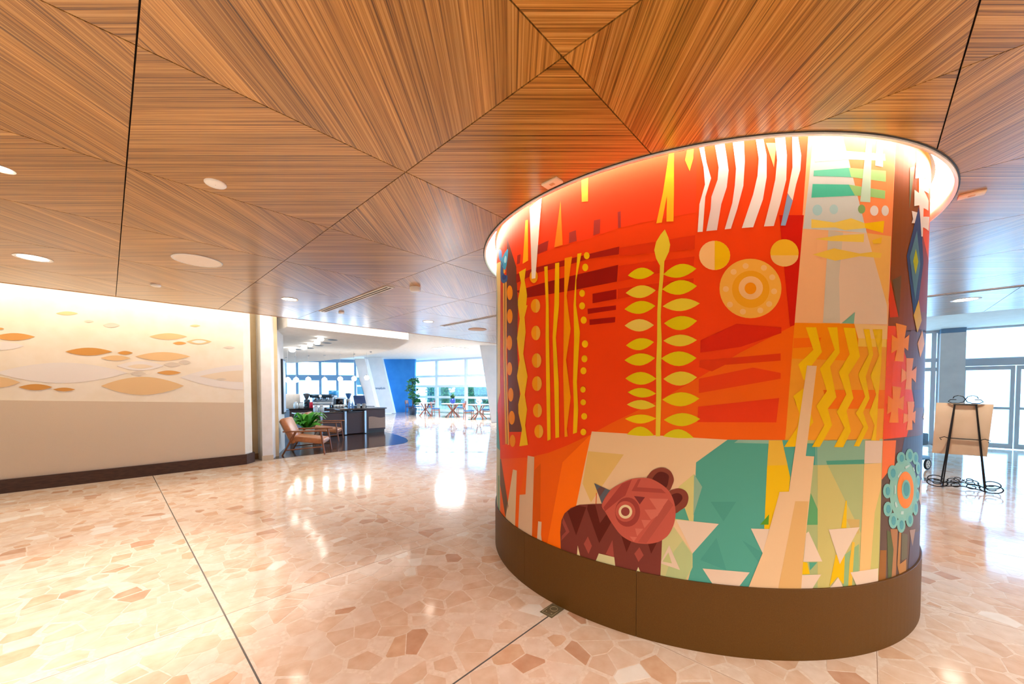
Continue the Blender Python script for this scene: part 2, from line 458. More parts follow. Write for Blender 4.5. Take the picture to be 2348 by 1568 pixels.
# ---------------------------------------------------------------- mural drum
MR = DR - .014                                               # radius of the printed wall
TH0 = math.atan2(-DC.y, -DC.x)
drum = thing('mural_column', 'huge round column covered with a bright geometric mural', 'column', DC)
NSEG = 144
mb = MB(); mb.lathe([(MR, .2), (MR, HC + .16)], NSEG, cap=False); mb.lathe([(MR, HC + .16), (.01, HC + .16)], NSEG, cap=False)
MURAL_RED = '#ec4206'
def paint(c):
    k = 'paint_' + c.lstrip('#')
    return MATS.get(k) or mat(k, c, .5, spec=.14)
mb.build('column_shell', paint(MURAL_RED), drum)
skirt = noisy('brown_skirting', '#5c3a10', '#664316', 320, .5, 2, bump=.25, spec=.2)
edges_a = [-2.6, -1.22, .245, 1.55, 2.4]
def arc_panel(a0, a1, r0, r1, z0, z1, step=.03):
    b = MB(); n = max(2, int((a1 - a0) / step)); vs = []
    for k in range(n + 1):
        a = TH0 + a0 + (a1 - a0) * k / n
        for r, z in ((r1, z0), (r1, z1 - .003), (r1 - .003, z1), (r0, z1), (r0, z0)): vs.append((r * math.cos(a), r * math.sin(a), z))
    fs = []
    for k in range(n):
        for q in range(5): fs.append((k * 5 + q, (k + 1) * 5 + q, (k + 1) * 5 + (q + 1) % 5, k * 5 + (q + 1) % 5))
    fs += [(0, 1, 2, 3, 4)[::-1], tuple(n * 5 + q for q in range(5))]
    return b.add(vs, fs, 0, None, False)
bnd = [-math.pi, -1.9, -.62, -.098, 1.05, 2.1, math.pi]
for a0, a1 in zip(bnd[:-1], bnd[1:]):
    arc_panel(a0 + .0006, a1 - .0006, MR - .02, DR, 0.0, .4).build('skirting_panel', skirt, drum)

CROP = {'F': (0, 0, 1), 'A': (1100, 300, 3.92), 'B': (1100, 700, 3.92), 'C': (1100, 950, 3.92), 'D': (1400, 500, 3.015), 'E': (1460, 300, 3.5636),
        'G': (1780, 300, 3.5636), 'H': (1780, 700, 3.92), 'I': (1700, 980, 4.126), 'J': (1270, 1050, 5.6), 'K': (1600, 1150, 3.752),
        'L': (2040, 360, 7.84), 'M': (2020, 540, 6.533), 'N': (1120, 560, 9.8)}
dist = math.hypot(DC.x, DC.y); TLIM = math.acos(MR / dist)
def drum_sz(x, y):
    d = ray(x, y); A = d.x ** 2 + d.y ** 2; B = -2 * (d.x * DC.x + d.y * DC.y); C = DC.x ** 2 + DC.y ** 2 - MR ** 2
    disc = B * B - 4 * A * C
    if disc > 0:
        t = (-B - math.sqrt(disc)) / (2 * A); P = d * t
        ph = math.atan2(P.y - DC.y, P.x - DC.x) - TH0
        ph = (ph + math.pi) % (2 * math.pi) - math.pi
        return ph * MR, EYE + d.z * t
    t = -B / (2 * A); z = EYE + d.z * t                       # just past the limb: the print goes on round the back
    miss = math.sqrt(max(C - B * B / (4 * A), 0)) / 1.0
    sg = 1 if x > 1600 else -1
    return sg * (TLIM + min(miss * .9, .5)) * MR, z
def dens(pts, step):
    out = []
    n = len(pts)
    for i in range(n):
        a, b = pts[i], pts[(i + 1) % n]; k = max(1, int(math.hypot(b[0] - a[0], b[1] - a[1]) / step))
        out += [(a[0] + (b[0] - a[0]) * t / k, a[1] + (b[1] - a[1]) * t / k) for t in range(k)]
    return out
def catmull(pts, k=5):
    n = len(pts); out = []
    for i in range(n):
        p0, p1, p2, p3 = pts[i - 1], pts[i], pts[(i + 1) % n], pts[(i + 2) % n]
        for t in [q / k for q in range(k)]:
            out.append(tuple(.5 * (2 * p1[c] + (p2[c] - p0[c]) * t + (2 * p0[c] - 5 * p1[c] + 4 * p2[c] - p3[c]) * t * t + (3 * p1[c] - p0[c] - 3 * p2[c] + p3[c]) * t ** 3) for c in (0, 1)))
    return out
def print_mesh(flat, to3, name, cut=.05):
    """flat polygon (s, z) -> triangles, cut in strips, bent on the wall by to3"""
    tri = tessellate_polygon([[Vector((a, b, 0)) for a, b in flat]])
    bm = bmesh.new(); vs = [bm.verts.new((a, b, 0)) for a, b in flat]
    for t in tri:
        p = [flat[i] for i in t]; ar = (p[1][0] - p[0][0]) * (p[2][1] - p[0][1]) - (p[2][0] - p[0][0]) * (p[1][1] - p[0][1])
        if abs(ar) < 1e-10: continue
        try: bm.faces.new([vs[i] for i in (t if ar > 0 else t[::-1])])
        except ValueError: pass
    if cut:
        s0, s1 = min(p[0] for p in flat), max(p[0] for p in flat)
        k = math.ceil(s0 / cut) * cut
        while k < s1:
            bmesh.ops.bisect_plane(bm, geom=bm.verts[:] + bm.edges[:] + bm.faces[:], plane_co=(k, 0, 0), plane_no=(1, 0, 0)); k += cut
        if min(p[1] for p in flat) < .39:
            bmesh.ops.bisect_plane(bm, geom=bm.verts[:] + bm.edges[:] + bm.faces[:], plane_co=(0, .385, 0), plane_no=(0, -1, 0), clear_outer=True)
        if max(p[1] for p in flat) > HC + .1:
            bmesh.ops.bisect_plane(bm, geom=bm.verts[:] + bm.edges[:] + bm.faces[:], plane_co=(0, HC + .1, 0), plane_no=(0, 1, 0), clear_outer=True)
    for v in bm.verts: v.co = to3(v.co.x, v.co.y)
    me = bpy.data.meshes.new(name); bm.to_mesh(me); bm.free(); return me
def shape(crop, layer, col, name, pts, smooth=False, parent=None, label=None):
    ox, oy, sc = CROP[crop]
    px = [(ox + x / sc, oy + y / sc) for x, y in pts]
    px = catmull(px) if smooth else dens(px, 18)
    flat = [drum_sz(*p) for p in px]
    r = MR + .0005 * layer
    def to3(s, z):
        a = TH0 + s / MR; return (r * math.cos(a), r * math.sin(a), z)
    me = print_mesh(flat, to3, name)
    me.materials.append(paint(col))
    o = bpy.data.objects.new(name, me); COL.objects.link(o); o.parent = parent or drum
    if label: o['label'] = label
    return o
def ell(cx, cy, rx, ry, n=26, a0=0.0, a1=2 * math.pi):
    return [(cx + rx * math.cos(a0 + (a1 - a0) * k / n), cy + ry * math.sin(a0 + (a1 - a0) * k / n)) for k in range(n if a1 - a0 > 6.2 else n + 1)]
def leafpts(x1, y1, x2, y2, top, bot, n=8):
    o = []
    for k in range(n):
        t = k / n; o.append((x1 + (x2 - x1) * t, y1 + (y2 - y1) * t + (top - (y1 + y2) / 2) * (1 - abs(2 * t - 1) ** 1.9)))
    for k in range(n):
        t = 1 - k / n; o.append((x1 + (x2 - x1) * t, y1 + (y2 - y1) * t + (bot - (y1 + y2) / 2) * (1 - abs(2 * t - 1) ** 1.9)))
    return o
def S(crop, layer, rows, smooth=False):
    for col, name, pts in rows: shape(crop, layer, col, name, pts, smooth)

# -- large fields
S('F', 1, [
    ('#f24014', 'painted_field', [(1184, 612), (1273, 568), (1350, 548), (1420, 522), (1500, 505), (1595, 487), (1600, 270), (1400, 320), (1250, 400), (1160, 470), (1150, 600)]),
    ('#ee6200', 'painted_field', [(1146, 1052), (1210, 1049), (1258, 1038), (1301, 1021), (1355, 996), (1400, 971), (1516, 915), (1599, 868), (1698, 808), (1822, 745), (1800, 1012), (1400, 1010), (1330, 1310), (1140, 1310)]),
    ('#efb47e', 'painted_field', [(1854, 300), (2055, 310), (2044, 541), (2036, 747), (1822, 741)]),
    ('#ea9a24', 'painted_field', [(1822, 740), (2036, 747), (2025, 1010), (1799, 1010)]),
    ('#8a481c', 'painted_field', [(2055, 310), (2230, 320), (2230, 760), (2036, 760)]),
    ('#704a44', 'painted_field', [(2036, 760), (2190, 750), (2190, 1050), (2024, 1050)]),
    ('#665048', 'painted_field', [(2024, 1050), (2190, 1050), (2190, 1450), (2000, 1450)]),
    ('#aab27a', 'painted_field', [(1845, 1009), (2024, 1006), (2012, 1430), (1830, 1430)]),
])
S('F', 1.6, [('#e9c79c', 'painted_field', [(1357, 989), (1668, 1008), (1640, 1400), (1290, 1400), (1322, 1153)])])
S('F', 2, [('#52a392', 'painted_field', [(1596, 1060), (1668, 1008), (1835, 1009), (1835, 1150), (1755, 1210), (1850, 1400), (1560, 1400), (1588, 1290), (1587, 1270), (1640, 1200), (1590, 1195), (1592, 1150)]),
           ('#a8c4c0', 'painted_strip', [(1090, 560), (1138, 560), (1141, 700), (1141, 945), (1090, 930)]),
           ('#58a4a6', 'painted_strip', [(1090, 930), (1139, 900), (1142, 960), (1147, 1032), (1090, 1025)]),
           ('#b4b89e', 'painted_strip', [(1090, 1025), (1147, 1032), (1147, 1260), (1090, 1260)]),
           ('#e6cd84', 'painted_strip', [(1138, 600), (1148, 600), (1147, 900), (1141, 930), (1138, 800)])])
# -- left end stripes, brown field with orange ovals
S('F', 2, [('#6e3c2e', 'painted_field', [(1162, 540), (1184, 612), (1186, 660), (1188, 700), (1186, 800), (1197, 990), (1168, 990), (1161, 700)])])
S('F', 3, [('#d84424', 'painted_stripe', [(1148, 650), (1153, 650), (1153, 820), (1159, 1020), (1152, 1020), (1148, 820)]),
           ('#eeb048', 'painted_stripe', [(1153.5, 648), (1157, 648), (1157.5, 820), (1163, 1018), (1159, 1018), (1154, 820)]),
           ('#eeb048', 'painted_stripe', [(1158.7, 646), (1162, 646), (1162, 820), (1168, 1020), (1164.5, 1020), (1159, 820)]),
           ('#5c3018', 'painted_stripe', [(1157, 648), (1158.7, 648), (1159, 820), (1164.5, 1018), (1163, 1018), (1157.5, 820)]),
           ('#6d4a30', 'painted_strip', [(1147, 1052), (1149, 1052), (1166, 1160), (1160, 1190), (1147, 1110)]),
           ('#4e9474', 'painted_stripe', [(1138, 1085), (1140, 1085), (1140, 1240), (1137, 1240)]),
           ('#4e9474', 'painted_stripe', [(1143, 1090), (1145, 1090), (1146, 1240), (1143, 1240)])])
S('N', 4, [('#3a9cc4', 'painted_feather', [(430, 110), (445, 200), (420, 420), (380, 580), (330, 520), (280, 420), (310, 300)]),
           ('#3c5f94', 'painted_feather', [(285, 400), (330, 440), (345, 640), (380, 690), (425, 700), (430, 800), (370, 870), (300, 850), (275, 700)]),
           ('#4a86c0', 'painted_feather', [(235, 130), (300, 150), (305, 340), (270, 370), (240, 300)]),
           ('#dc4a30', 'painted_feather', [(320, 60), (370, 60), (370, 180), (310, 300)])], True)
S('N', 5, [('#a4dcec', 'painted_feather', [(385, 260), (410, 290), (405, 400), (370, 420), (355, 360)]), ('#2c3f7c', 'painted_feather', [(320, 690), (400, 700), (400, 770), (350, 800), (310, 770)]),
           ('#f0b040', 'painted_feather', [(350, 560), (385, 600), (370, 650), (345, 640)])], True)
for cr, x, y, rx, ry in [('A', 272, 1455, 26, 66), ('B', 272, 98, 25, 65), ('B', 268, 337, 25, 67), ('B', 270, 570, 23, 60), ('B', 281, 803, 24, 62), ('B', 290, 1010, 27, 62), ('B', 297, 1217, 26, 55)]:
    shape(cr, 4, '#f2960c', 'painted_oval', ell(x, y, rx, ry, 18))
shape('F', 4, '#f0c410', 'painted_wavy_column', [(1190.5, 624), (1206.4, 615), (1203.3, 642), (1207, 662), (1209, 678), (1207, 700), (1210, 700), (1203.3, 727), (1205.9, 761), (1200.3, 811), (1210.2, 863), (1203.8, 905), (1209.2, 938.5), (1204.6, 975), (1211, 1020),
    (1191.3, 1023), (1197.4, 984), (1189.3, 947), (1188.8, 927), (1193.9, 903), (1186.7, 868), (1186.2, 861), (1191.8, 825), (1186, 776), (1192.3, 731), (1188, 700), (1188, 690), (1195, 648)])
# -- upper left: spikes and dark blocks
S('A', 3, [('#aa3022', 'painted_block', [(340, 1120), (368, 1108), (362, 1190), (335, 1200)]), ('#a42c22', 'painted_block', [(522, 1030), (620, 985), (607, 1075), (515, 1110)]),
           ('#b03a30', 'painted_block', [(805, 915), (865, 893), (872, 990), (805, 1008)]), ('#b03a30', 'painted_block', [(1027, 805), (1085, 793), (1080, 920), (1022, 940)]),
           ('#ac3a34', 'painted_block', [(1240, 730), (1268, 722), (1268, 870), (1245, 875)]),
           ('#a31c0c', 'painted_band', [(330, 1290), (520, 1225), (770, 1160), (990, 1105), (1255, 1040), (1252, 1110), (990, 1150), (760, 1215), (520, 1275), (330, 1370)]),
           ('#941206', 'painted_band', [(330, 1440), (560, 1370), (800, 1310), (1245, 1205), (1233, 1355), (800, 1440), (420, 1500)]),
           ('#a01206', 'painted_block', [(1015, 1465), (1230, 1425), (1230, 1510), (1015, 1550)])])
S('B', 3, [('#a01206', 'painted_block', [(970, 32), (1225, 0), (1225, 40), (973, 78)]), ('#a01206', 'painted_block', [(987, 128), (1220, 105), (1217, 152), (988, 177)])])
shape('A', 5, '#f0a80c', 'painted_oval', ell(488, 1310, 36, 58))
S('A', 6, [('#eee4d6', 'painted_spike', [(452, 690), (560, 600), (503, 1325), (470, 1330)])])
S('A', 4, [('#f5ab14', 'painted_spike', [(413, 805), (435, 800), (437, 1165), (388, 1195)]), ('#f4861c', 'painted_spike', [(728, 630), (747, 1025), (672, 1048)]),
           ('#f6a030', 'painted_spike', [(915, 440), (975, 420), (975, 635), (918, 640)])])
# -- yellow lines, dots, ovals
YL = '#f2c000'
def AB(a_pts, b_pts): return [(1100 + x / 3.92, 300 + y / 3.92) for x, y in a_pts] + [(1100 + x / 3.92, 700 + y / 3.92) for x, y in b_pts]
S('F', 5, [(YL, 'painted_line', AB([(582, 1222), (612, 1215), (622, 1568)], [(625, 300), (635, 750), (640, 1205), (610, 1217), (600, 750), (594, 270), (597, 0)])),
           (YL, 'painted_line', AB([(680, 1190), (717, 1183), (715, 1568)], [(687, 290), (712, 690), (716, 1185), (683, 1192), (670, 690), (657, 290), (672, 0)])),
           ('#f39c00', 'painted_line', AB([(765, 1145), (832, 1130), (783, 1480)], [(800, 60), (820, 210), (778, 490), (820, 825), (785, 1110), (793, 1178), (765, 1182), (752, 600), (760, 0)])),
           (YL, 'painted_line', AB([(880, 1105), (917, 1098), (870, 1340), (868, 1568)], [(902, 240), (875, 690), (887, 940), (876, 1143), (840, 1155), (848, 900), (840, 690), (850, 300), (845, 0)]))])
for cr, x, y, rx, ry in [('A', 963, 1122, 26, 32), ('A', 950, 1228, 27, 34), ('A', 922, 1460, 26, 32), ('B', 922, 5, 27, 32), ('B', 936, 133, 27, 33), ('B', 948, 347, 28, 33), ('B', 943, 480, 27, 32),
                         ('B', 934, 588, 27, 32), ('B', 930, 756, 24, 28), ('B', 932, 871, 25, 27), ('B', 941, 997, 27, 30), ('B', 933, 1138, 26, 30)]:
    shape(cr, 5, YL, 'painted_dot', ell(x, y, rx, ry, 16))
for y, x, rx, ry in [(5, 503, 42, 62), (248, 506, 41, 65), (496, 513, 43, 65), (703, 516, 44, 66), (945, 521, 40, 62), (1132, 533, 40, 60)]:
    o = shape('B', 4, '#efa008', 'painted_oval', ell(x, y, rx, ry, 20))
    shape('B', 5, '#ecb03c', 'oval_pale_half', ell(x + 4, y, rx - 4, ry, 14, -math.pi / 2, math.pi / 2), parent=o)  # paler right half of the printed oval
# -- lower left
S('C', 2, [('#d65a00', 'painted_block', [(493, 500), (548, 440), (545, 1080), (470, 1110)]), ('#ff7400', 'painted_block', [(745, 430), (1000, 180), (870, 810), (730, 1000), (745, 1290), (600, 1200)]),
           ('#f05a10', 'painted_block', [(190, 400), (430, 390), (360, 720), (250, 760)])])
S('C', 3, [('#d9b89a', 'painted_tower', [(432, 370), (492, 382), (470, 1110), (345, 1060), (360, 722), (413, 718)]), ('#dcc3a0', 'painted_tower', [(300, 494), (335, 504), (318, 1040), (228, 960)]),
           ('#dcc0a2', 'painted_tower', [(527, 960), (557, 965), (552, 1080), (562, 1160), (515, 1140)])])
# -- right-hand bands and stems behind the leaves
S('D', 2, [('#dc3606', 'painted_band', [(60, 205), (585, 118), (580, 215), (60, 265)]), ('#dc3406', 'painted_band', [(55, 330), (580, 265), (575, 330), (55, 440)]), ('#d83404', 'painted_band', [(50, 490), (575, 415), (572, 450), (48, 560)]),
           ('#d62806', 'painted_band', [(622, 845), (870, 730), (1180, 755), (1180, 795), (900, 890), (620, 930)]), ('#dd3a06', 'painted_band', [(615, 985), (1175, 935), (1175, 985), (790, 1015), (700, 1060), (612, 1030)]),
           ('#e54008', 'painted_band', [(610, 1110), (985, 1033), (1175, 1070), (1175, 1110), (610, 1210)]), ('#e43a08', 'painted_band', [(605, 1303), (1165, 1243), (1145, 1412), (600, 1410)]),
           ('#d01a04', 'painted_wedge', [(1165, -20), (1335, -20), (1270, 740), (1240, 750), (1205, 400)])])
YG, YP = '#dcc800', '#e4cc34'
stem = shape('D', 4, YP, 'painted_branch', [(342, 310), (372, 300), (368, 380), (355, 520), (347, 680), (354, 850), (350, 1040), (352, 1200), (343, 1508), (312, 1508), (316, 1200), (315, 1030), (322, 850), (323, 650), (330, 520), (340, 400)], label='yellow painted branch with pointed leaves')
shape('D', 4, YP, 'leaf_bud', [(375, 78), (400, 135), (412, 185), (404, 232), (372, 300), (356, 316), (342, 330), (315, 280), (302, 222), (315, 165), (345, 115)], parent=stem)
for k, (x1, y1, x2, y2, t, b) in enumerate([(120, 397, 302, 380, 343, 422), (105, 518, 313, 500, 465, 553), (97, 630, 310, 607, 573, 662), (98, 743, 300, 740, 698, 784), (107, 880, 300, 857, 830, 913), (97, 982, 308, 967, 935, 1020),
        (103, 1108, 316, 1110, 1063, 1152), (118, 1203, 315, 1213, 1173, 1240), (113, 1288, 312, 1298, 1257, 1322), (100, 1387, 316, 1384, 1357, 1420), (113, 1495, 302, 1503, 1440, 1505),
        (365, 390, 593, 350, 318, 411), (357, 493, 597, 470, 429, 530), (360, 610, 617, 590, 555, 643), (370, 727, 597, 710, 677, 775), (365, 848, 597, 843, 805, 887), (350, 970, 594, 967, 921, 1023),
        (365, 1112, 597, 1100, 1060, 1158), (358, 1255, 614, 1247, 1203, 1301), (368, 1394, 619, 1388, 1347, 1438), (362, 1508, 575, 1518, 1458, 1520)]):
    c = {1: YP, 3: '#e6cc5a', 8: YP, 9: '#e8cc00', 13: YP, 15: YP, 17: YP, 18: '#e2c800', 20: '#d8cc10'}.get(k, YG)
    shape('D', 4, c, 'painted_leaf', leafpts(x1, y1, x2, y2, t, b), parent=stem)
for x, y, w, h in [(505, 318, 593, 411), (357, 429, 463, 530), (365, 1075, 450, 1150)]: pass
# -- zebra stripes
ZW = '#efe8e4'
S('E', 4, [(ZW, 'painted_zebra_stripe', [(506, 120), (546, 112), (570, 260), (607, 388), (560, 540), (538, 825), (497, 828), (512, 600), (557, 440), (545, 300)]),
           ('#e2cfca', 'painted_zebra_stripe', [(636, 105), (714, 90), (735, 215), (750, 325), (735, 460), (690, 600), (655, 812), (568, 820), (603, 640), (610, 540), (660, 400), (668, 300), (650, 190)]),
           ('#e9dad6', 'painted_zebra_stripe', [(782, 85), (874, 75), (882, 250), (870, 450), (820, 640), (768, 800), (718, 806), (780, 590), (800, 450), (810, 310)]),
           (ZW, 'painted_zebra_stripe', [(972, 70), (1032, 62), (1060, 200), (1060, 380), (1030, 560), (950, 788), (858, 795), (950, 520), (985, 370), (995, 230)]),
           ('#e8d6cc', 'painted_zebra_stripe', [(1127, 55), (1210, 50), (1225, 200), (1220, 400), (1170, 600), (1118, 778), (1038, 782), (1095, 560), (1130, 400), (1145, 240)]),
           ('#eee2d2', 'painted_zebra_stripe', [(1268, 45), (1314, 42), (1342, 200), (1335, 320), (1300, 440), (1272, 570), (1230, 510), (1270, 300)])])
S('E', 5, [('#8ba2c2', 'painted_zebra_tip', [(1230, 515), (1272, 572), (1213, 775), (1175, 775)])])
S('E', 3, [('#f5b41c', 'painted_spike', [(265, 180), (303, 170), (305, 470), (300, 740), (243, 742), (247, 530), (205, 750), (160, 757), (215, 500)]), ('#f3c030', 'painted_diamond', [(415, 145), (465, 145), (460, 230), (432, 330), (395, 240)]),
           ('#f6a468', 'painted_diamond', [(1055, 100), (1140, 100), (1120, 300)])])
# -- suns
o = shape('E', 4, '#f4c27e', 'painted_circle', ell(636, 1018, 127, 120)); shape('E', 5, '#efbe00', 'circle_half', ell(636, 1018, 126, 119, 16, -math.pi / 2, math.pi / 2), parent=o)
o = shape('E', 4, '#efb928', 'painted_circle', ell(1205, 998, 116, 112)); shape('E', 5, '#edbc6c', 'circle_half', ell(1205, 1018, 113, 91, 16, 0, math.pi), parent=o)
sun = shape('E', 4, '#f0b044', 'painted_sun', ell(928, 1288, 253, 243, 40), label='round yellow sun with rings and dots')
shape('E', 5, '#eaa218', 'sun_ring', ell(930, 1295, 153, 152, 30), parent=sun); shape('E', 6, '#f3be7c', 'sun_ring', ell(930, 1284, 99, 95), parent=sun); shape('E', 7, '#f09200', 'sun_core', ell(927, 1288, 48, 48), parent=sun)
for x, y in [(888, 1105), (1037, 1120), (1105, 1197), (1120, 1312), (1080, 1415), (1008, 1467), (866, 1478), (760, 1420), (727, 1293), (790, 1153)]:
    shape('E', 5, '#f1be76', 'sun_dot', ell(x, y, 25, 24, 12), parent=sun)
# -- pale upper right panel
S('G', 2, [('#c6cac6', 'painted_field', [(300, 40), (540, 40), (740, 835), (425, 812), (218, 800), (262, 440)]), ('#f08a50', 'painted_field', [(540, 40), (975, 60), (937, 862), (738, 835)]),
           ('#cbbfaa', 'painted_strip', [(425, 812), (545, 830), (510, 1200), (520, 1568), (380, 1568)]), ('#dfc2a6', 'painted_strip', [(545, 830), (738, 835), (902, 1420), (905, 1580), (520, 1575), (510, 1200)]), ('#ebb25a', 'painted_wedge', [(738, 835), (937, 862), (908, 1440)])])
S('H', 3, [('#7cae94', 'painted_wedge', [(585, 160), (705, 60), (695, 165)])])
S('G', 3, [('#a6d8c6', 'painted_stripe', [(318, 178), (570, 165), (885, 190), (890, 245), (600, 235), (315, 255)]), ('#5fbc9c', 'painted_stripe', [(305, 325), (590, 303), (610, 380), (590, 378), (302, 370)]),
           ('#9cc67e', 'painted_stripe', [(590, 303), (893, 328), (893, 418), (610, 380)]), ('#46b698', 'painted_stripe', [(295, 435), (590, 440), (640, 530), (285, 547)]), ('#92bf74', 'painted_stripe', [(590, 440), (888, 490), (885, 557), (730, 535), (640, 530)]),
           ('#a2c8cc', 'painted_oval', ell(334, 648, 40, 45, 18)), ('#a8cacc', 'painted_oval', ell(468, 642, 35, 40, 18)), ('#7aa060', 'painted_oval', ell(695, 640, 30, 37, 18)), ('#ddd4ce', 'painted_oval', ell(798, 653, 34, 42, 18)), ('#ddd4ce', 'painted_oval', ell(887, 653, 30, 43, 18)),
           ('#e9ca58', 'painted_bow', [(285, 722), (470, 750), (610, 715), (720, 755), (725, 795), (560, 812), (480, 790), (285, 795)]), ('#edbc00', 'painted_bow', [(718, 757), (880, 735), (870, 835), (724, 795)]),
           ('#e9c64c', 'painted_bow', [(312, 885), (500, 855), (715, 843), (712, 910), (440, 900)]), ('#e9c148', 'painted_bow', [(295, 1012), (470, 960), (680, 1003), (780, 990), (860, 1000), (850, 1040), (680, 1025), (480, 1062)]), ('#ebbc2c', 'painted_bow', [(780, 895), (860, 868), (855, 920), (790, 925)])])
S('G', 4, [('#b6d0ba', 'painted_bar', [(735, 70), (778, 70), (765, 585), (682, 580)]), ('#f0dccf', 'painted_bar', [(818, 80), (868, 80), (868, 298), (805, 285)])])
# -- zigzag panel
S('H', 2, [('#ee8800', 'painted_field', [(165, 157), (700, 165), (735, 300), (730, 500), (140, 478)]), ('#edc27c', 'painted_field', [(700, 165), (1000, 185), (995, 305), (715, 295)]), ('#ecc04a', 'painted_field', [(715, 295), (990, 305), (988, 375), (735, 370)]),
           ('#ee7200', 'painted_band', [(420, 760), (980, 760), (968, 928), (460, 930)])])
S('H', 3, [('#ee6c00', 'painted_band', [(155, 295), (405, 290), (370, 370), (150, 385)])])
ZY = '#eabb00'
S('H', 4, [(ZY, 'painted_zigzag', [(262, 197), (355, 197), (408, 420), (315, 540), (300, 700), (240, 665), (195, 530), (330, 400)]), (ZY, 'painted_zigzag', [(150, 815), (240, 745), (330, 1050), (165, 1270), (68, 1272), (190, 1090), (205, 970)]),
           (ZY, 'painted_zigzag', [(457, 197), (545, 197), (567, 425), (480, 550), (537, 825), (460, 930), (498, 1075), (388, 1272), (317, 1272), (430, 1075), (357, 905), (452, 770), (388, 570), (522, 400)]),
           (ZY, 'painted_zigzag', [(600, 200), (705, 205), (748, 460), (645, 625), (690, 835), (628, 950), (668, 1130), (598, 1275), (515, 1273), (610, 1100), (540, 960), (625, 800), (557, 600), (655, 440)]),
           (ZY, 'painted_zigzag', [(780, 213), (835, 215), (868, 440), (800, 640), (835, 835), (777, 960), (823, 1100), (742, 1268), (692, 1265), (780, 1090), (712, 970), (795, 820), (732, 620), (828, 440)]),
           (ZY, 'painted_zigzag', [(862, 215), (950, 215), (940, 530), (915, 800), (905, 1000), (892, 1215), (848, 1213), (880, 1080), (832, 965), (893, 800), (842, 630), (922, 450)])])
# -- lower right greens
S('I', 2, [('#88ad92', 'painted_field', [(700, 125), (1165, 120), (1160, 345), (700, 355)]), ('#4c9e90', 'painted_field', [(560, 150), (715, 150), (715, 355), (560, 355)]), ('#dcc2ac', 'painted_field', [(1170, 125), (1335, 125), (1325, 335), (1160, 340)]),
           ('#e7ba78', 'painted_strip', [(1160, 345), (1325, 335), (1320, 560), (1260, 800), (1215, 1380), (1115, 1400)]), ('#c2b86c', 'painted_strip', [(1320, 560), (1295, 1400), (1215, 1380), (1260, 800)]),
           ('#c6b870', 'painted_wedge', [(720, 355), (815, 355), (980, 690), (1090, 910), (1130, 1000), (1100, 1340), (830, 1600), (720, 1600)]), ('#5ca068', 'painted_wedge', [(655, 620), (720, 770), (720, 920), (610, 920)])])
S('I', 3, [('#4c9a84', 'painted_strip', [(800, 315), (1160, 303), (1160, 345), (810, 352)]), ('#c9a864', 'painted_band', [(990, 865), (1115, 868), (1110, 1000), (1060, 1010)]),
           ('#90b07c', 'painted_wedge', [(965, 1210), (1110, 1100), (1105, 1360), (1000, 1500), (960, 1500)]),
           ('#eabc00', 'painted_strip', [(258, 120), (385, 120), (400, 200), (460, 470), (445, 640), (357, 650), (330, 740), (275, 990), (215, 955), (240, 400)]), ('#52a286', 'painted_wedge', [(640, 1275), (715, 1275), (648, 1350)])])
S('I', 4, [('#e4b63c', 'painted_strip', [(258, 120), (385, 120), (400, 200), (435, 355), (245, 360)]), ('#5a9a28', 'painted_wedge', [(175, 918), (260, 820), (255, 918)]),
           ('#e8bc10', 'painted_spike', [(985, 690), (995, 690), (990, 950), (940, 950)]), ('#e8b800', 'painted_spike', [(890, 1200), (975, 1210), (965, 1480), (905, 1410), (830, 1500)]), ('#e6b83c', 'painted_spike', [(1045, 1080), (1068, 1085), (1040, 1540), (1005, 1540), (1020, 1270)]),
           ('#e2b600', 'painted_spike', [(580, 1270), (620, 1275), (645, 1385), (572, 1390)])])
S('F', 6, [('#e5c096', 'painted_tower', [(1849.6, 838), (1871.8, 839), (1846.6, 1045), (1866, 1046), (1840, 1290), (1834, 1400), (1690, 1400), (1714.5, 1349), (1748.5, 1266), (1785, 1135), (1786.5, 1127.4), (1808, 1126.6)])])
S('I', 7, [('#dbae70', 'painted_tower_side', [(505, 695), (630, 697), (580, 1260), (545, 1700), (320, 1650)])])
WT = '#e2c9b2'
S('K', 5, [(WT, 'painted_triangle', [(-186, 154), (180, 190), (-45, 443)]), (WT, 'painted_triangle', [(40, 573), (445, 607), (300, 800), (180, 790)]), (WT, 'painted_triangle', [(455, 230), (640, 235), (590, 400), (555, 440)]),
           (WT, 'painted_triangle', [(950, 255), (1068, 513), (905, 515), (930, 270)]), (WT, 'painted_triangle', [(1122, 238), (1388, 218), (1218, 535)]), (WT, 'painted_triangle', [(890, 630), (1058, 625), (965, 775), (878, 800)]),
           (WT, 'painted_triangle', [(1310, 607), (1548, 572), (1545, 720), (1380, 760)]), (WT, 'painted_triangle', [(1205, 650), (1260, 760), (1100, 780)])])
S('K', 3, [('#4a9a8a', 'painted_facet', [(110, 0), (330, 0), (220, 170)]), ('#4b9b8c', 'painted_facet', [(160, 310), (245, 590), (20, 500)]), ('#4b9b8c', 'painted_facet', [(380, 330), (560, 440), (520, 520)])])
S('I', 3, [('#8eb8a4', 'painted_band', [(-30, 115), (258, 120), (256, 152), (-70, 145)])])
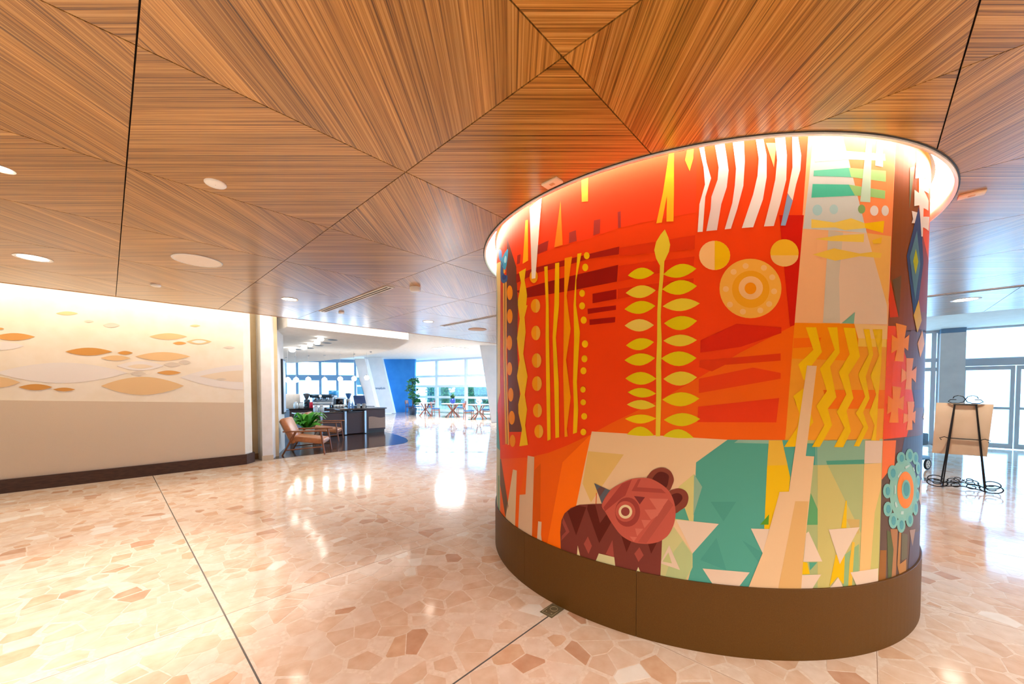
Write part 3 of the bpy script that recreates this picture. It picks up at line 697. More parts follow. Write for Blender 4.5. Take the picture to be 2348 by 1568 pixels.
# -- far right motifs
S('G', 2, [('#f4560c', 'painted_field', [(1135, 60), (1500, 60), (1500, 1100), (1255, 1130), (1195, 850), (1160, 620)]), ('#963626', 'painted_wedge', [(1195, 850), (1255, 1120), (1400, 1300), (1400, 1440), (1125, 1490), (1160, 1380)])])
S('G', 3, [('#d84006', 'painted_wedge', [(930, 1215), (995, 1520), (925, 1525), (915, 1380)]), ('#6e5030', 'painted_wedge', [(945, 1220), (1020, 1180), (1000, 1520)]), ('#6a7a60', 'painted_wedge', [(1090, 300), (1130, 290), (1085, 640)])])
S('H', 2, [('#f0501a', 'painted_field', [(1000, 185), (1070, 185), (1170, 480), (1240, 900), (1170, 1180), (955, 1205)]), ('#5a4660', 'painted_field', [(1230, 760), (1450, 750), (1450, 920), (1245, 920)]), ('#4c5a78', 'painted_field', [(1150, 1190), (1450, 1140), (1450, 1568), (1080, 1568)]),
           ('#f0763c', 'painted_strip', [(955, 1215), (1075, 1212), (1060, 1440), (1000, 1500), (945, 1568)])])
S('H', 4, [('#f28c00', 'painted_cross', [(1070, 160), (1168, 185), (1150, 300), (1192, 262), (1180, 408), (1148, 380), (1140, 507), (1060, 500), (1080, 400), (1030, 430), (1035, 265), (1085, 300)]),
           ('#f3923c', 'painted_cross', [(1165, 475), (1230, 475), (1215, 590), (1258, 548), (1250, 695), (1213, 650), (1212, 758), (1155, 755), (1165, 660), (1117, 695), (1123, 565), (1165, 600)]),
           ('#f08618', 'painted_cross', [(1040, 725), (1120, 738), (1105, 840), (1147, 810), (1138, 942), (1090, 920), (1095, 1055), (1010, 1053), (1030, 955), (992, 978), (1000, 810), (1045, 845)]),
           ('#f18e3e', 'painted_cross', [(1175, 865), (1237, 865), (1225, 965), (1250, 945), (1243, 1062), (1218, 1030), (1220, 1118), (1165, 1122), (1178, 1040), (1137, 1060), (1140, 970), (1180, 980)]),
           ('#eca22e', 'painted_diamond', [(1307, 225), (1328, 345), (1290, 470), (1265, 345)])])
S('M', 6, [('#e9b600', 'painted_diamond', [(555, 965), (600, 1275), (535, 1455), (480, 1195)])])
o = shape('G', 4, '#32406c', 'painted_blue_diamond', [(1160, 620), (1188, 850), (1198, 1080), (1160, 1380), (1120, 1500), (1062, 1025), (1100, 870)])
shape('G', 5, '#567f8e', 'diamond_inlay', [(1145, 815), (1172, 1090), (1130, 1385), (1085, 1030)], parent=o); shape('G', 6, '#b8bc08', 'diamond_core', [(1135, 965), (1155, 1070), (1132, 1175), (1113, 1065)], parent=o)
CRM = '#e6dad0'
S('L', 5, [(CRM, 'painted_arrow', [(455, 240), (470, 100), (600, 60), (610, 400), (705, 400), (690, 660), (605, 610), (690, 790), (685, 970), (600, 920), (595, 1075), (705, 1080), (690, 1335), (590, 1265), (585, 1430), (560, 1430), (540, 1100), (520, 870), (430, 885), (435, 590), (515, 650), (515, 380), (450, 390)]),
           (CRM, 'painted_chip', [(385, 970), (487, 1000), (440, 1190), (385, 1190), (410, 1120)]), (CRM, 'painted_chip', [(770, 600), (835, 620), (835, 800), (780, 820)])])
S('M', 5, [('#dcc4a2', 'painted_chip', [(760, 95), (795, 150), (790, 310), (750, 330)]), ('#dcc4a2', 'painted_chip', [(750, 440), (788, 490), (780, 620), (730, 630)]), ('#dcc4a2', 'painted_chip', [(735, 730), (765, 780), (745, 930), (725, 940)]), ('#dcc4a2', 'painted_chip', [(715, 1080), (735, 1110), (720, 1250), (740, 1265), (705, 1320)])])
S('H', 5, [('#d9c0ae', 'painted_chip', [(1358, 450), (1368, 490), (1348, 560)]), ('#d9c0ae', 'painted_chip', [(1338, 630), (1352, 640), (1333, 740)]), ('#d9c0ae', 'painted_chip', [(1328, 900), (1342, 920), (1333, 1060), (1310, 1010)])])
S('I', 3, [('#96602c', 'painted_strip', [(1310, 1160), (1370, 1160), (1360, 1500), (1290, 1500)]), ('#5c6440', 'painted_strip', [(1375, 970), (1430, 1000), (1440, 1420), (1385, 1450)]), ('#5c5466', 'painted_strip', [(1600, 1000), (1760, 950), (1740, 1350), (1570, 1400)]),
           ('#6a6450', 'painted_strip', [(1515, 1000), (1570, 1010), (1565, 1230), (1510, 1260)])])
S('I', 4, [('#aa7650', 'painted_stem', [(1405, 960), (1475, 960), (1455, 1440), (1415, 1445), (1435, 1150)]), ('#b27c4a', 'painted_stem', [(1490, 970), (1510, 970), (1495, 1290), (1555, 1245), (1555, 1390), (1500, 1430), (1470, 1300)]), ('#a08478', 'painted_triangle', [(1585, 970), (1642, 960), (1615, 1120)])])
flower = shape('I', 5, '#86baae', 'painted_flower', ell(1527, 592, 132, 292, 30), label='teal painted flower with an orange ring')
for x, y, rx, ry in [(1505, 290, 42, 60), (1585, 265, 38, 65), (1640, 290, 28, 60), (1665, 385, 22, 60), (1664, 510, 20, 60), (1655, 640, 22, 60), (1640, 760, 25, 70), (1585, 870, 35, 70), (1505, 920, 40, 75), (1430, 880, 42, 75), (1380, 770, 42, 70), (1375, 600, 42, 70), (1425, 430, 48, 75)]:
    shape('I', 6, '#7db8b0', 'flower_petal', ell(x, y, rx, ry, 14), parent=flower); shape('I', 7, '#559ea8', 'petal_centre', ell(x + 4, y, rx * .5, ry * .6, 10), parent=flower)
shape('I', 7, '#f28838', 'flower_ring', ell(1545, 590, 78, 175, 24), parent=flower); shape('I', 8, '#7ab4aa', 'flower_eye', ell(1550, 585, 42, 92, 18), parent=flower); shape('I', 9, '#4c98a0', 'flower_eye', ell(1552, 582, 28, 68, 16), parent=flower)
for pts in [[(1540, 370), (1580, 350), (1585, 365), (1545, 392)], [(1470, 460), (1500, 415), (1510, 425), (1478, 475)], [(1440, 545), (1452, 545), (1452, 625), (1440, 625)], [(1440, 710), (1455, 700), (1470, 745), (1455, 760)], [(1500, 790), (1528, 790), (1525, 820), (1500, 820)], [(1612, 380), (1622, 375), (1632, 410), (1625, 415)]]:
    shape('I', 8, '#b8d2cc', 'flower_dash', pts, parent=flower)
S('I', 5, [('#c8b8b4', 'painted_chip', [(1690, 500), (1715, 500), (1715, 680), (1690, 740), (1675, 680)])])
# -- creatures' corner: cream facets, then the bear
S('C', 2, [('#e2bc6e', 'painted_facet', [(975, 330), (1295, 360), (1000, 790), (925, 620)])])
S('J', 3, [('#c9c58a', 'painted_facet', [(1370, 1050), (1540, 880), (1780, 1230), (1780, 1400), (1640, 1700), (1340, 1700)]), ('#d2c880', 'painted_facet', [(1610, 360), (1800, 205), (1790, 830), (1560, 800), (1500, 600)]), ('#8eb298', 'painted_facet', [(1800, 205), (1904, 370), (1790, 740)])])
S('J', 4, [('#b4c088', 'painted_facet', [(1650, 1060), (1770, 1230), (1770, 1410), (1640, 1640), (1400, 1600), (1540, 1200)]), ('#54a48c', 'painted_facet', [(1560, 700), (1680, 640), (1735, 800), (1560, 780)])])
o = shape('J', 5, '#dec6ae', 'painted_triangle', [(1480, 1115), (1620, 1435), (1370, 1350), (1375, 1330)]); shape('J', 6, '#bcbf80', 'triangle_core', [(1470, 1210), (1515, 1350), (1395, 1325)], parent=o)
bear = shape('J', 7, '#7a382e', 'painted_bear', [(610, 585), (500, 588), (330, 598), (220, 640), (140, 710), (100, 800), (85, 950), (90, 1060), (105, 1700), (1360, 1700), (1390, 1040), (1200, 900), (900, 600)], label='dark red painted bear with round patterned head')
BK = [('#5e1e14', 8, [(180, 680), (300, 606), (420, 630), (290, 990)]), ('#5e1e14', 8, [(430, 650), (440, 597), (535, 599), (595, 835), (690, 705), (740, 820), (585, 1090)]), ('#5e1e14', 8, [(870, 1000), (995, 1070), (935, 1205)]), ('#5e1e14', 8, [(1205, 1080), (1330, 1070), (1250, 1225)]),
      ('#a44c40', 8, [(440, 1005), (492, 1125), (448, 1228), (388, 1100)]), ('#a44c40', 8, [(1100, 1142), (1155, 1245), (1088, 1330), (1035, 1225)]), ('#a24a40', 8, [(755, 1050), (775, 1270), (668, 1230)]), ('#9c4a40', 8, [(125, 760), (205, 945), (100, 1060), (105, 1000), (160, 940), (112, 830)]),
      ('#e4cf9c', 8, [(310, 1122), (350, 1290), (298, 1280)]), ('#d2cc9a', 8, [(580, 1222), (778, 1270), (795, 1430), (520, 1370)]), ('#dcd4a0', 8, [(1085, 1395), (1130, 1500), (1045, 1490)])]
for c, l, p in BK: shape('J', l, c, 'bear_marking', p, parent=bear)
for p, q in (([(1195, 280), (1215, 215), (1280, 150), (1390, 120), (1490, 160), (1540, 260), (1520, 350), (1460, 430), (1300, 400)], [(1270, 290), (1320, 195), (1390, 175), (1465, 210), (1475, 270), (1430, 380)]),
             ([(1470, 440), (1550, 395), (1630, 390), (1700, 430), (1728, 510), (1700, 610), (1630, 665), (1550, 705), (1480, 600)], [(1500, 490), (1580, 448), (1640, 475), (1640, 540), (1540, 620)])):
    shape('J', 8, '#86402f', 'bear_ear', p, True, parent=bear); shape('J', 9, '#5c1e16', 'bear_ear_inside', q, True, parent=bear)
head = shape('J', 10, '#c25a4a', 'bear_head', [(1190, 253), (1310, 292), (1450, 390), (1530, 520), (1562, 680), (1545, 830), (1480, 970), (1390, 1050), (1300, 1085), (1180, 1098), (1020, 1075), (870, 990), (760, 850), (670, 700), (620, 595), (720, 420), (850, 330), (1010, 265)], True, parent=bear)
for c, l, p in [('#a24038', 11, [(880, 325), (1005, 270), (920, 480), (870, 510), (660, 680), (640, 630)]), ('#b25244', 11, [(1470, 525), (1535, 600), (1190, 1090), (1080, 1078)]), ('#a8463c', 11, [(1000, 420), (1080, 272), (1120, 266), (1070, 372), (1380, 392), (1440, 450)]),
                ('#d06e5c', 11, [(1225, 515), (1470, 522), (1330, 740), (1250, 790), (1165, 660), (1320, 655)]), ('#d06e5c', 11, [(1125, 790), (1250, 795), (1165, 895)]), ('#d06e5c', 11, [(1045, 900), (1150, 905), (1070, 1000)]), ('#d06e5c', 11, [(975, 1005), (1070, 1010), (1030, 1068)]),
                ('#9c3e36', 12, ell(950, 690, 160, 188)), ('#c25a4a', 13, ell(922, 682, 127, 133)), ('#e6d2a4', 14, ell(922, 685, 87, 89)), ('#92403a', 15, ell(922, 683, 55, 57)), ('#7a3030', 12, [(1032, 485), (1172, 500), (1105, 592)])]:
    shape('J', l, c, 'bear_marking', p, parent=bear)
shape('J', 9, '#5c6068', 'bear_horn', [(520, 320), (730, 416), (640, 640)], parent=bear); shape('J', 10, '#6c4a48', 'bear_marking', [(605, 360), (665, 388), (590, 500), (555, 410)], parent=bear)
shape('J', 6, '#d8521c', 'painted_line', [(545, 445), (553, 448), (548, 600), (538, 600)])

# lamp slot round the top of the drum
slot = thing('ring_light', 'glowing white ring of light where the mural column meets the ceiling', 'light', (DC.x, DC.y, 0))
mb = MB(); R1 = DR + SLOT
mb.lathe([(R1 + .012, HC - .012), (R1 + .012, HC + .02), (R1, HC + .17), (R1 - .004, HC + .17), (R1 - .004, HC - .012), (R1 + .012, HC - .012)], NSEG, cap=False)
mb.build('slot_rim', mat('white_enamel', '#f4f2ee', .4), slot)
mb = MB(); mb.lathe([(MR + .02, HC + .13), (R1 - .005, HC + .13), (R1 - .005, HC + .125), (MR + .02, HC + .125), (MR + .02, HC + .13)], NSEG, cap=False)
mb.build('light_strip', mat('ring_led', '#ffffff', .5, emit='#fff4e6', estr=14.0), slot)
mb = MB(); mb.lathe([(R1 + .014, HC - .004), (R1 + .02, HC - .004), (R1 + .02, HC + .01), (R1 + .014, HC + .01)], NSEG, cap=False)
mb.build('rim_dark_line', mat('rim_dark', '#2c2018', .6), slot)  # plain dark ring along the outer edge of the rim
# ---------------------------------------------------------------- prints on the left wall
def wall_pt(x, y, W=9.098):
    d = ray(x, y); k = -d.x * CA + d.y * SA; P = d * (W / k); return to_uw(P.x, P.y)[0], EYE + P.z
def wall_print(col, name, pts, layer):
    flat = clip([wall_pt(x / 2.8, 600 + y / 2.8) for x, y in pts], 1.845, 0, -1, 0)
    W = 9.0985 - .0008 * layer
    me = print_mesh(flat, lambda s, z: (s, W, z), name, cut=None)
    me.materials.append(mat('wallprint_' + col.lstrip('#'), col, .6))
    o = bpy.data.objects.new(name, me); COL.objects.link(o); o.parent = wall_left
def lens(cx, cy, rx, ry): return leafpts(cx - rx, cy, cx + rx, cy, cy - ry, cy + ry, 12)
T1, T2, T3, WH, GB = '#dfa458', '#eac590', '#d79a4a', '#efe8e0', '#ddd0bd'
for c, x, y, rx, ry, l in [(WH, 395, 713, 425, 66, 1), (WH, 900, 668, 152, 30, 1), ('#f1dfc2', 900, 672, 85, 14, 2), (WH, 1600, 742, 445, 82, 1), ('#eedcc0', 1580, 735, 300, 38, 2), (WH, 10, 540, 145, 27, 1),
                           (T2, 430, 331, 72, 12, 2), (T1, 90, 482, 136, 24, 2), (T1, 0, 430, 28, 7, 2), (T3, 570, 577, 152, 25, 3), (T3, 803, 585, 50, 12, 3), (T2, 742, 618, 96, 17, 3), (T2, 1045, 608, 178, 28, 3), (T2, 1080, 480, 122, 21, 2),
                           (T1, 1153, 523, 45, 10, 2), (T2, 1278, 513, 82, 17, 2), (WH, 1278, 513, 50, 10, 3), (T2, 1253, 411, 35, 7, 2), (T2, 915, 797, 267, 58, 3), (T3, 228, 805, 110, 20, 3), (T3, 412, 820, 72, 12, 3), (T1, 1085, 712, 78, 14, 3),
                           (T2, -30, 774, 160, 36, 3), (GB, 1105, 660, 55, 15, 3), (GB, 1185, 645, 40, 13, 3), (GB, 887, 717, 52, 13, 3), (GB, 1420, 755, 35, 8, 3), (GB, 715, 407, 56, 15, 2), (GB, 570, 382, 32, 8, 2), (GB, 1470, 551, 40, 8, 2)]:
    wall_print(c, 'printed_leaf', lens(x, y, rx, ry), l)

# ---------------------------------------------------------------- ceiling fittings
white_e = mat('white_enamel', '#f4f2ee', .4)
lamp_glow = mat('lamp_glow', '#ffffff', .5, emit='#fff0dc', estr=9.0)
black = mat('black_metal', '#14110f', .4)
def spot(parent, power, blend=.7, ang=100, col=WARM, r=.07):
    d = bpy.data.lights.new('lamp', 'SPOT'); d.energy = power; d.spot_size = math.radians(ang); d.spot_blend = blend; d.color = col; d.shadow_soft_size = r
    o = bpy.data.objects.new('lamp', d); COL.objects.link(o); o.parent = parent; o.location = (0, 0, -.03); return o
def downlight(P, r, power, label, group='recessed ceiling lamps', ang=105, col=WARM):
    t = thing('recessed_downlight', label, 'ceiling lamp', (P.x, P.y, HC), 0, group)
    b = MB(); b.lathe([(r, -.004), (r, .001), (r * .8, .001), (r * .78, -.002), (r, -.004)], 28, cap=False); b.build('trim_ring', white_e, t)
    b = MB(); b.lathe([(r * .8, -.0015), (.002, -.0015)], 28, cap=False); b.build('lens', lamp_glow, t)
    spot(t, power, ang=ang, col=col); return t
D = [((3, 387), .055, 210, 'bright recessed lamp at the left margin of the timber ceiling'), ((76, 591), .13, 90, 'recessed lamp above the left cream wall'), ((664, 686), .11, 90, 'recessed lamp near the left end of the slot diffuser'),
     ((982, 737), .11, 90, 'small recessed lamp between slot diffuser and mural column'), ((2214, 687), .15, 110, 'recessed lamp on the right above the easel')]
for (x, y), r, p, l in D: downlight(cl(x, y), r, p, l, ang=80 if p > 200 else 105, col=(1, .95, .88) if p > 200 else WARM)
for k, (u, w) in enumerate([(-1.5, -.5), (.8, -3.2), (-3.2, 2.0), (-2.5, -3.5), (3.6, -3.4), (-4.5, -1.0), (6.2, -3.0), (5.6, 2.6)]):  # added lamps out of view: fill light for mural, floor and ceiling
    P = uw(u, w)
    if math.hypot(P.x - DC.x, P.y - DC.y) < 2.1: continue
    downlight(P, .1, 330 if P.y < 1 else 130, ang=150 if P.y < 1 else 105, label= 'added fill lamp in the timber ceiling behind the camera' if P.y < 1 else 'added unseen fill lamp behind the mural column')
def disc(name, P, r, label, cat, m, h=.012):
    b = MB(); b.lathe([(.002, -h), (r * .9, -h), (r, -h * .5), (r, .001)], 28, cap=False)
    return tag(b.build(name, m, None, (P.x, P.y, HC)), label, cat)
t = thing('ceiling_speaker', 'large flat white round speaker in the timber ceiling', 'speaker', (cl(453, 597).x, cl(453, 597).y, HC))
b = MB(); b.lathe([(.2, -.008), (.205, .001), (.19, .001), (.188, -.008), (.2, -.008)], 32, cap=False); b.build('speaker_rim', white_e, t)
b = MB(); b.lathe([(.188, -.006), (.002, -.007)], 32, cap=False); b.build('speaker_grille', noisy('grille', '#e9dfd6', '#f0e8e0', 400, .5), t)
disc('ceiling_cover_plate', cl(494, 420), .058, 'small white round cover plate in the timber ceiling', 'cover plate', white_e)
disc('ceiling_cover_plate', cl(1095, 755), .2, 'tan round cover disc beyond the slot diffuser', 'cover plate', mat('tan_plate', '#e6cdb6', .5))
disc('smoke_detector', cl(952, 659), .07, 'small round detector beside the slot diffuser', 'detector', white_e, .05)
disc('sprinkler', cl(357, 653), .05, 'small sprinkler cover near the left wall', 'sprinkler', white_e, .02)
disc('sprinkler', cl(783, 716), .045, 'small sprinkler cover beside the end of the slot diffuser', 'sprinkler', white_e, .02)
def slot_diffuser(u, w0, w1, wd, label):
    t = thing('slot_diffuser', label, 'air vent', uw(u, (w0 + w1) / 2, HC), RZ)
    L = (w1 - w0) / 2
    b = MB(); b.box(-wd, wd, -L, L, -.006, .001); b.build('vent_frame', white_e, t)
    for s in (-1, 1):
        b = MB(); b.box(s * wd * .45 - wd * .22, s * wd * .45 + wd * .22, -L + .04, L - .04, -.0075, -.005); b.build('vent_slot', mat('vent_dark', '#4c463c', .7), t)
slot_diffuser(2.47, 4.42, 6.66, .055, 'long white linear air slot in the timber ceiling left of the column')
P0, P1 = to_uw(*cl(1005, 746).xy), to_uw(*cl(1132, 728).xy)
slot_diffuser((P0[0] + P1[0]) / 2, P1[1] - .6, P0[1], .05, 'distant grey air slot in the timber ceiling next to the column')
P0, P1 = to_uw(*cl(2150, 675).xy), to_uw(*cl(2348, 657).xy)
slot_diffuser((P0[0] + P1[0]) / 2, P1[1] - .5, P0[1] + .6, .05, 'air slot in the timber ceiling right of the column')
for q, l in (((1266, 418), 'small cream square plate in the ceiling above the red side of the column'), ((2228, 445), 'small cream square plate in the ceiling right of the column')):
    P = cl(*q); t = thing('ceiling_plate', l, 'plate', (P.x, P.y, HC), RZ)
    b = MB(); b.rbox(-.036, .036, -.06, .06, -.012, .002, .003); b.build('plate_body', mat('cream_plate', '#e9d2b4', .5), t)
    b = MB(); b.box(-.012, .012, -.016, .016, -.0135, -.011); b.build('plate_knob', mat('cream_plate_mark', '#c99a6c', .5), t)

# ---------------------------------------------------------------- floor box
P = fl(1266, 1400)
t = thing('floor_box', 'small square brass floor outlet cover beside the column skirting', 'floor box', (P.x, P.y, 0), RZ)
brass = mat('old_brass', '#7a6c50', .4, metal=.3)
b = MB(); b.box(-.07, .07, -.05, .05, 0, .004); b.build('cover', brass, t)
b = MB(); b.tube([(-.058, -.04, .0045), (.058, -.04, .0045), (.058, .04, .0045), (-.058, .04, .0045)], .002, 5, close=True); b.build('rim', mat('brass_rim', '#b0a07c', .35, metal=.3), t)
b = MB(); b.tube([(.02 + .026 * math.cos(k * .4), .026 * math.sin(k * .4), .0045) for k in range(16)], .002, 5, close=True); b.build('lid_ring', MATS['brass_rim'], t)
for s in (-1, 1):
    b = MB(); b.lathe([(.005, .003), (.005, .0055), (.001, .006)], 8, M=Matrix.Translation((-.035, s * .022, 0))); b.build('screw', MATS['brass_rim'], t)

# ---------------------------------------------------------------- glazing
def glass_mat():
    m = bpy.data.materials.new('window_glass'); m.use_nodes = True; nt = m.node_tree; nt.nodes.clear()
    o = nt.nodes.new('ShaderNodeOutputMaterial'); a = nt.nodes.new('ShaderNodeBsdfTransparent'); g = nt.nodes.new('ShaderNodeBsdfGlossy')
    a.inputs[0].default_value = (.9, .97, 1, 1); g.inputs['Roughness'].default_value = .02
    x = nt.nodes.new('ShaderNodeMixShader'); x.inputs[0].default_value = .06
    nt.links.new(a.outputs[0], x.inputs[1]); nt.links.new(g.outputs[0], x.inputs[2]); nt.links.new(x.outputs[0], o.inputs[0]); return m
GL = glass_mat()
alu = mat('pale_aluminium', '#c9cdd2', .4, metal=.2)
frame_blue = mat('blue_grey_frame', '#86a8c8', .45)
def glazing(name, A, B, z0, z1, vs, hs, fm, label, fw=.05, hw=None, dp=.06):
    """window between plan points A and B; vs / hs are fractions / heights of mullions and transoms"""
    A, B = Vector((A[0], A[1], 0)), Vector((B[0], B[1], 0)); d = B - A; Lg = d.length; rz = math.atan2(d.y, d.x)
    r = empty(name, A, rz); tag(r, label, None, None, 'structure')
    hw = hw or fw
    xs = [0] + [v * Lg for v in vs] + [Lg]; zs = [z0] + list(hs) + [z1]
    for x in xs:
        b = MB(); b.box(x - fw / 2, x + fw / 2, -dp, dp, z0, z1); b.build('mullion', fm, r)
    for z in zs:
        b = MB(); b.box(0, Lg, -dp * .8, dp * .8, z - hw / 2, z + hw / 2); b.build('transom', fm, r)
    for i in range(len(xs) - 1):
        for j in range(len(zs) - 1):
            b = MB(); b.box(xs[i] + fw / 2, xs[i + 1] - fw / 2, -.006, .006, zs[j] + hw / 2, zs[j + 1] - hw / 2); b.build('pane', GL, r)
    return r
# far cafe seating windows (right of the blue wall)
FA, FB = at(950, 893, 26.3), at(1140, 893, 22.6)
fv = [(at(x, 893, 26.3 + (22.6 - 26.3) * (x - 950) / 190) - FA).length / (FB - FA).length for x in (1004, 1071)]
white_frame = mat('white_frame', '#dfe8f2', .5)
glazing('window_1', FA, FB, .12, 3.45, fv, [1.0, 1.72, 2.38], white_frame, 'tall grid window behind the far dining tables', .2, .14)
# cafe entrance glazing behind the bar
GA, GB_ = at(655, 893, 24.5), at(815, 893, 25.5)
fv = [(at(x, 893, 24.5 + (x - 655) / 160) - GA).length / (GB_ - GA).length for x in (682, 735, 774)]
glazing('window_2', GA, GB_, .05, 3.47, fv, [2.28], frame_blue, 'bright glazed entrance behind the coffee bar', .14, .36)
# slanted side window between bar and white slanted wall
def slant(name, quad, m, dp, kind_label, Y):
    pts = [at(x, y, Y) for x, y in quad]
    b = MB(); n = len(pts); vs = [p for p in pts] + [p + Vector((0, dp, 0)) for p in pts]
    b.add(vs, [tuple(range(n)), tuple(range(2 * n - 1, n - 1, -1))] + [(i, i + n, (i + 1) % n + n, (i + 1) % n) for i in range(n)])
    return struct(name, b, m, kind_label, 0)
blue_white = noisy('white_wall', '#eef1f4', '#f4f6f8', 3, .7)
slant('wall_brace', [(813, 822), (836, 822), (868, 950), (842, 950)], blue_white, .5, 'white slanted brace column right of the bar window', 21.5)
slant('wall_slanted', [(834, 815), (874, 815), (905, 947.5), (862, 947.5)], blue_white, .3, 'white slanted wall panel with small lettering', 23.6)
slant('wall_blue', [(868, 812), (952, 812), (950, 944), (899, 946.5)], noisy('blue_paint', '#1d7fd0', '#2a8ad8', 2, .5), .3, 'saturated blue slanted wall beside the far windows', 25.0)
slant('wall_pier_far', [(1100, 790), (1180, 790), (1180, 970), (1127, 968)], blue_white, .5, 'white slanted pier between far windows and the column', 17.2)
# windows in the brace (small panes seen between the slanted members)
for q in ([(816, 865), (822, 865), (827, 883), (818, 883)], [(818, 886), (829, 886), (834, 904), (819, 904)], [(820, 908), (835, 908), (839, 926), (826, 926)]):
    pts = [at(x, y, 21.4) for x, y in q]
    b = MB(); b.add(pts, [(0, 1, 2, 3)]); b.add([p + Vector((0, .05, 0)) for p in pts], [(3, 2, 1, 0)])
    tag(b.build('window_3', mat('teal_glass', '#2c8fb8', .15, spec=.7)), 'small teal slanted window pane beside the bar', None, None, 'structure')
# lettering on the slanted wall
def text_obj(body, P, size, m, rz=0.0, parent=None):
    c = bpy.data.curves.new('lettering', 'FONT'); c.body = body; c.size = size; c.extrude = .004; c.align_x = 'CENTER'
    o = bpy.data.objects.new('lettering', c); o.location = P; o.rotation_euler = (math.pi / 2, 0, rz); c.materials.append(m); COL.objects.link(o)
    dg = bpy.context.evaluated_depsgraph_get(); me = bpy.data.meshes.new_from_object(o.evaluated_get(dg))
    n = bpy.data.objects.new('lettering', me); n.location = P; n.rotation_euler = o.rotation_euler; COL.objects.link(n); bpy.data.objects.remove(o); return n
t = thing('wall_lettering', 'small grey-blue lettering on the white slanted wall', 'lettering', at(867.5, 893, 23.57))
for wd_, px in (('Contempo', 862), ('Cafe', 878)):
    o = text_obj(wd_, at(px, 892, 23.57) - t.location, .17 if wd_ == 'Contempo' else .17, mat('letter_blue', '#6f93bd', .5)); o.name = 'word'; o.parent = t

# right entrance facade
FU = 15.42
def fu(w): return uw(FU, w)
w_at = lambda x: next(w for w in [k * .01 for k in range(600, -1600, -1)] if (lambda P: CX + F * P.x / P.y)(uw(FU, w)) >= x)
wl, wp0, wp1, wd1, wr_ = w_at(2090), w_at(2151), w_at(2203), w_at(2325), w_at(2348) - 4.5
glazing('window_4', fu(wl), fu(wp0), .03, 3.08, [.78], [2.05, 2.3], alu, 'narrow glazed strip left of the entrance pillar', .09, .1)
glazing('window_5', fu(wp1), fu(wr_), 2.28, 3.08, [.45], [], alu, 'tall fanlight above the entrance doors', .05, .06)
glazing('window_7', fu(9.0), fu(wl), .05, 3.08, [.25, .5, .75], [2.2], alu, 'glazed entrance front hidden behind the mural column', .07, .08)
mb = MB(); mb.prism([(.2, 17.3), (4.1, 17.3), (4.1, 17.5), (.4, 17.5), (-.7, 22.75), (-.9, 22.75)], 0, HT); struct('wall_far', mb, plaster, 'white wall hidden behind the mural column', 0)
def door(nm, w0, w1, label):
    A, B = fu(w0), fu(w1); d = B - A; L = d.length; r = empty(nm, A, math.atan2(d.y, d.x)); tag(r, label, None, None, 'structure')
    for x0, x1 in ((0, .07), (L - .07, L)): b = MB(); b.box(x0, x1, -.04, .04, .02, 2.1); b.build('door_stile', alu, r)
    for z0, z1 in ((.02, .14), (1.0, 1.06), (2.0, 2.1)): b = MB(); b.box(.07, L - .07, -.04, .04, z0, z1); b.build('door_rail', alu, r)
    for z0, z1 in ((.14, 1.0), (1.06, 2.0)): b = MB(); b.box(.07, L - .07, -.006, .006, z0, z1); b.build('pane', GL, r)
    return r
door('door_1', wp1, wd1, 'sliding glass entrance door behind the easel'); door('door_2', wd1 - .02, wd1 - 1.6, 'sliding glass entrance door at the right margin')
door('door_3', wd1 - 1.62, wr_, 'glass entrance door outside the right margin')
A, B = fu(wp1), fu(wr_); d = B - A
b = MB(); b.box(0, d.length, -.1, .1, 2.11, 2.28); h = tag(b.build('trim_4', mat('header_grey', '#b9bcc2', .4), None, A, math.atan2(d.y, d.x)), 'grey header box above the entrance doors', None, None, 'structure')
A, B = fu(wp0 + .02), fu(wp1 - .02); d = B - A
b = MB(); b.box(0, d.length, -.35, .12, 0, 2.98); tag(b.build('wall_pillar', noisy('pillar_grey', '#cfccca', '#d9d6d3', 3, .6), None, A, math.atan2(d.y, d.x)), 'pale grey square pillar beside the entrance doors', None, None, 'structure')
b = MB(); b.box(0, d.length, -.33, .1, 2.98, 3.1); tag(b.build('trim_5', mat('pillar_cap', '#6f93b4', .6), None, A, math.atan2(d.y, d.x)), 'blue grey band above the pillar', None, None, 'structure')  # plain blue grey box between pillar and ceiling
glazing('window_6', fu(wr_), fu(-10), .05, 3.08, [.2, .4, .6, .8], [2.2], alu, 'glazed entrance front outside the right margin', .07, .08)
# ---------------------------------------------------------------- outside
mb = MB(); mb.box(-90, 90, -60, 110, -.5, -.08); struct('ground', mb, noisy('pavement', '#b9bdc0', '#cfd2d4', 2, .8), 'pale paving outside the windows', 0)
leaf_m = noisy('hedge_leaf', '#2c5a34', '#4d8048', 3, .6)
def leafy(b, c, r, n, size, rng):
    for _ in range(n):
        v = Vector((rng.gauss(0, 1), rng.gauss(0, 1), rng.gauss(0, 1))).normalized() * (rng.random() ** .4)
        p = Vector((c[0] + v.x * r[0], c[1] + v.y * r[1], c[2] + v.z * r[2]))
        a = Vector((rng.gauss(0, 1), rng.gauss(0, 1), rng.gauss(0, .6))).normalized() * size; q = a.cross(Vector((rng.random(), rng.random(), rng.random()))).normalized() * size * .45
        b.add([p - a, p + q, p + a, p - q], [(0, 1, 2, 3)])
rng = random.Random(5)
A_, B_ = at(984, 893, 37), at(1165, 893, 34.5); hd = B_ - A_
t = thing('clipped_hedge', 'long dark clipped hedge outside the far grid window', 'hedge', (A_.x, A_.y, -.08), math.atan2(hd.y, hd.x))
b = MB(); b.rbox(0, hd.length, -.45, .45, 0, 1.72, .12); b.build('hedge_core', mat('hedge_dark', '#1d3f2c', .8), t)
b = MB(); n_ = 2600
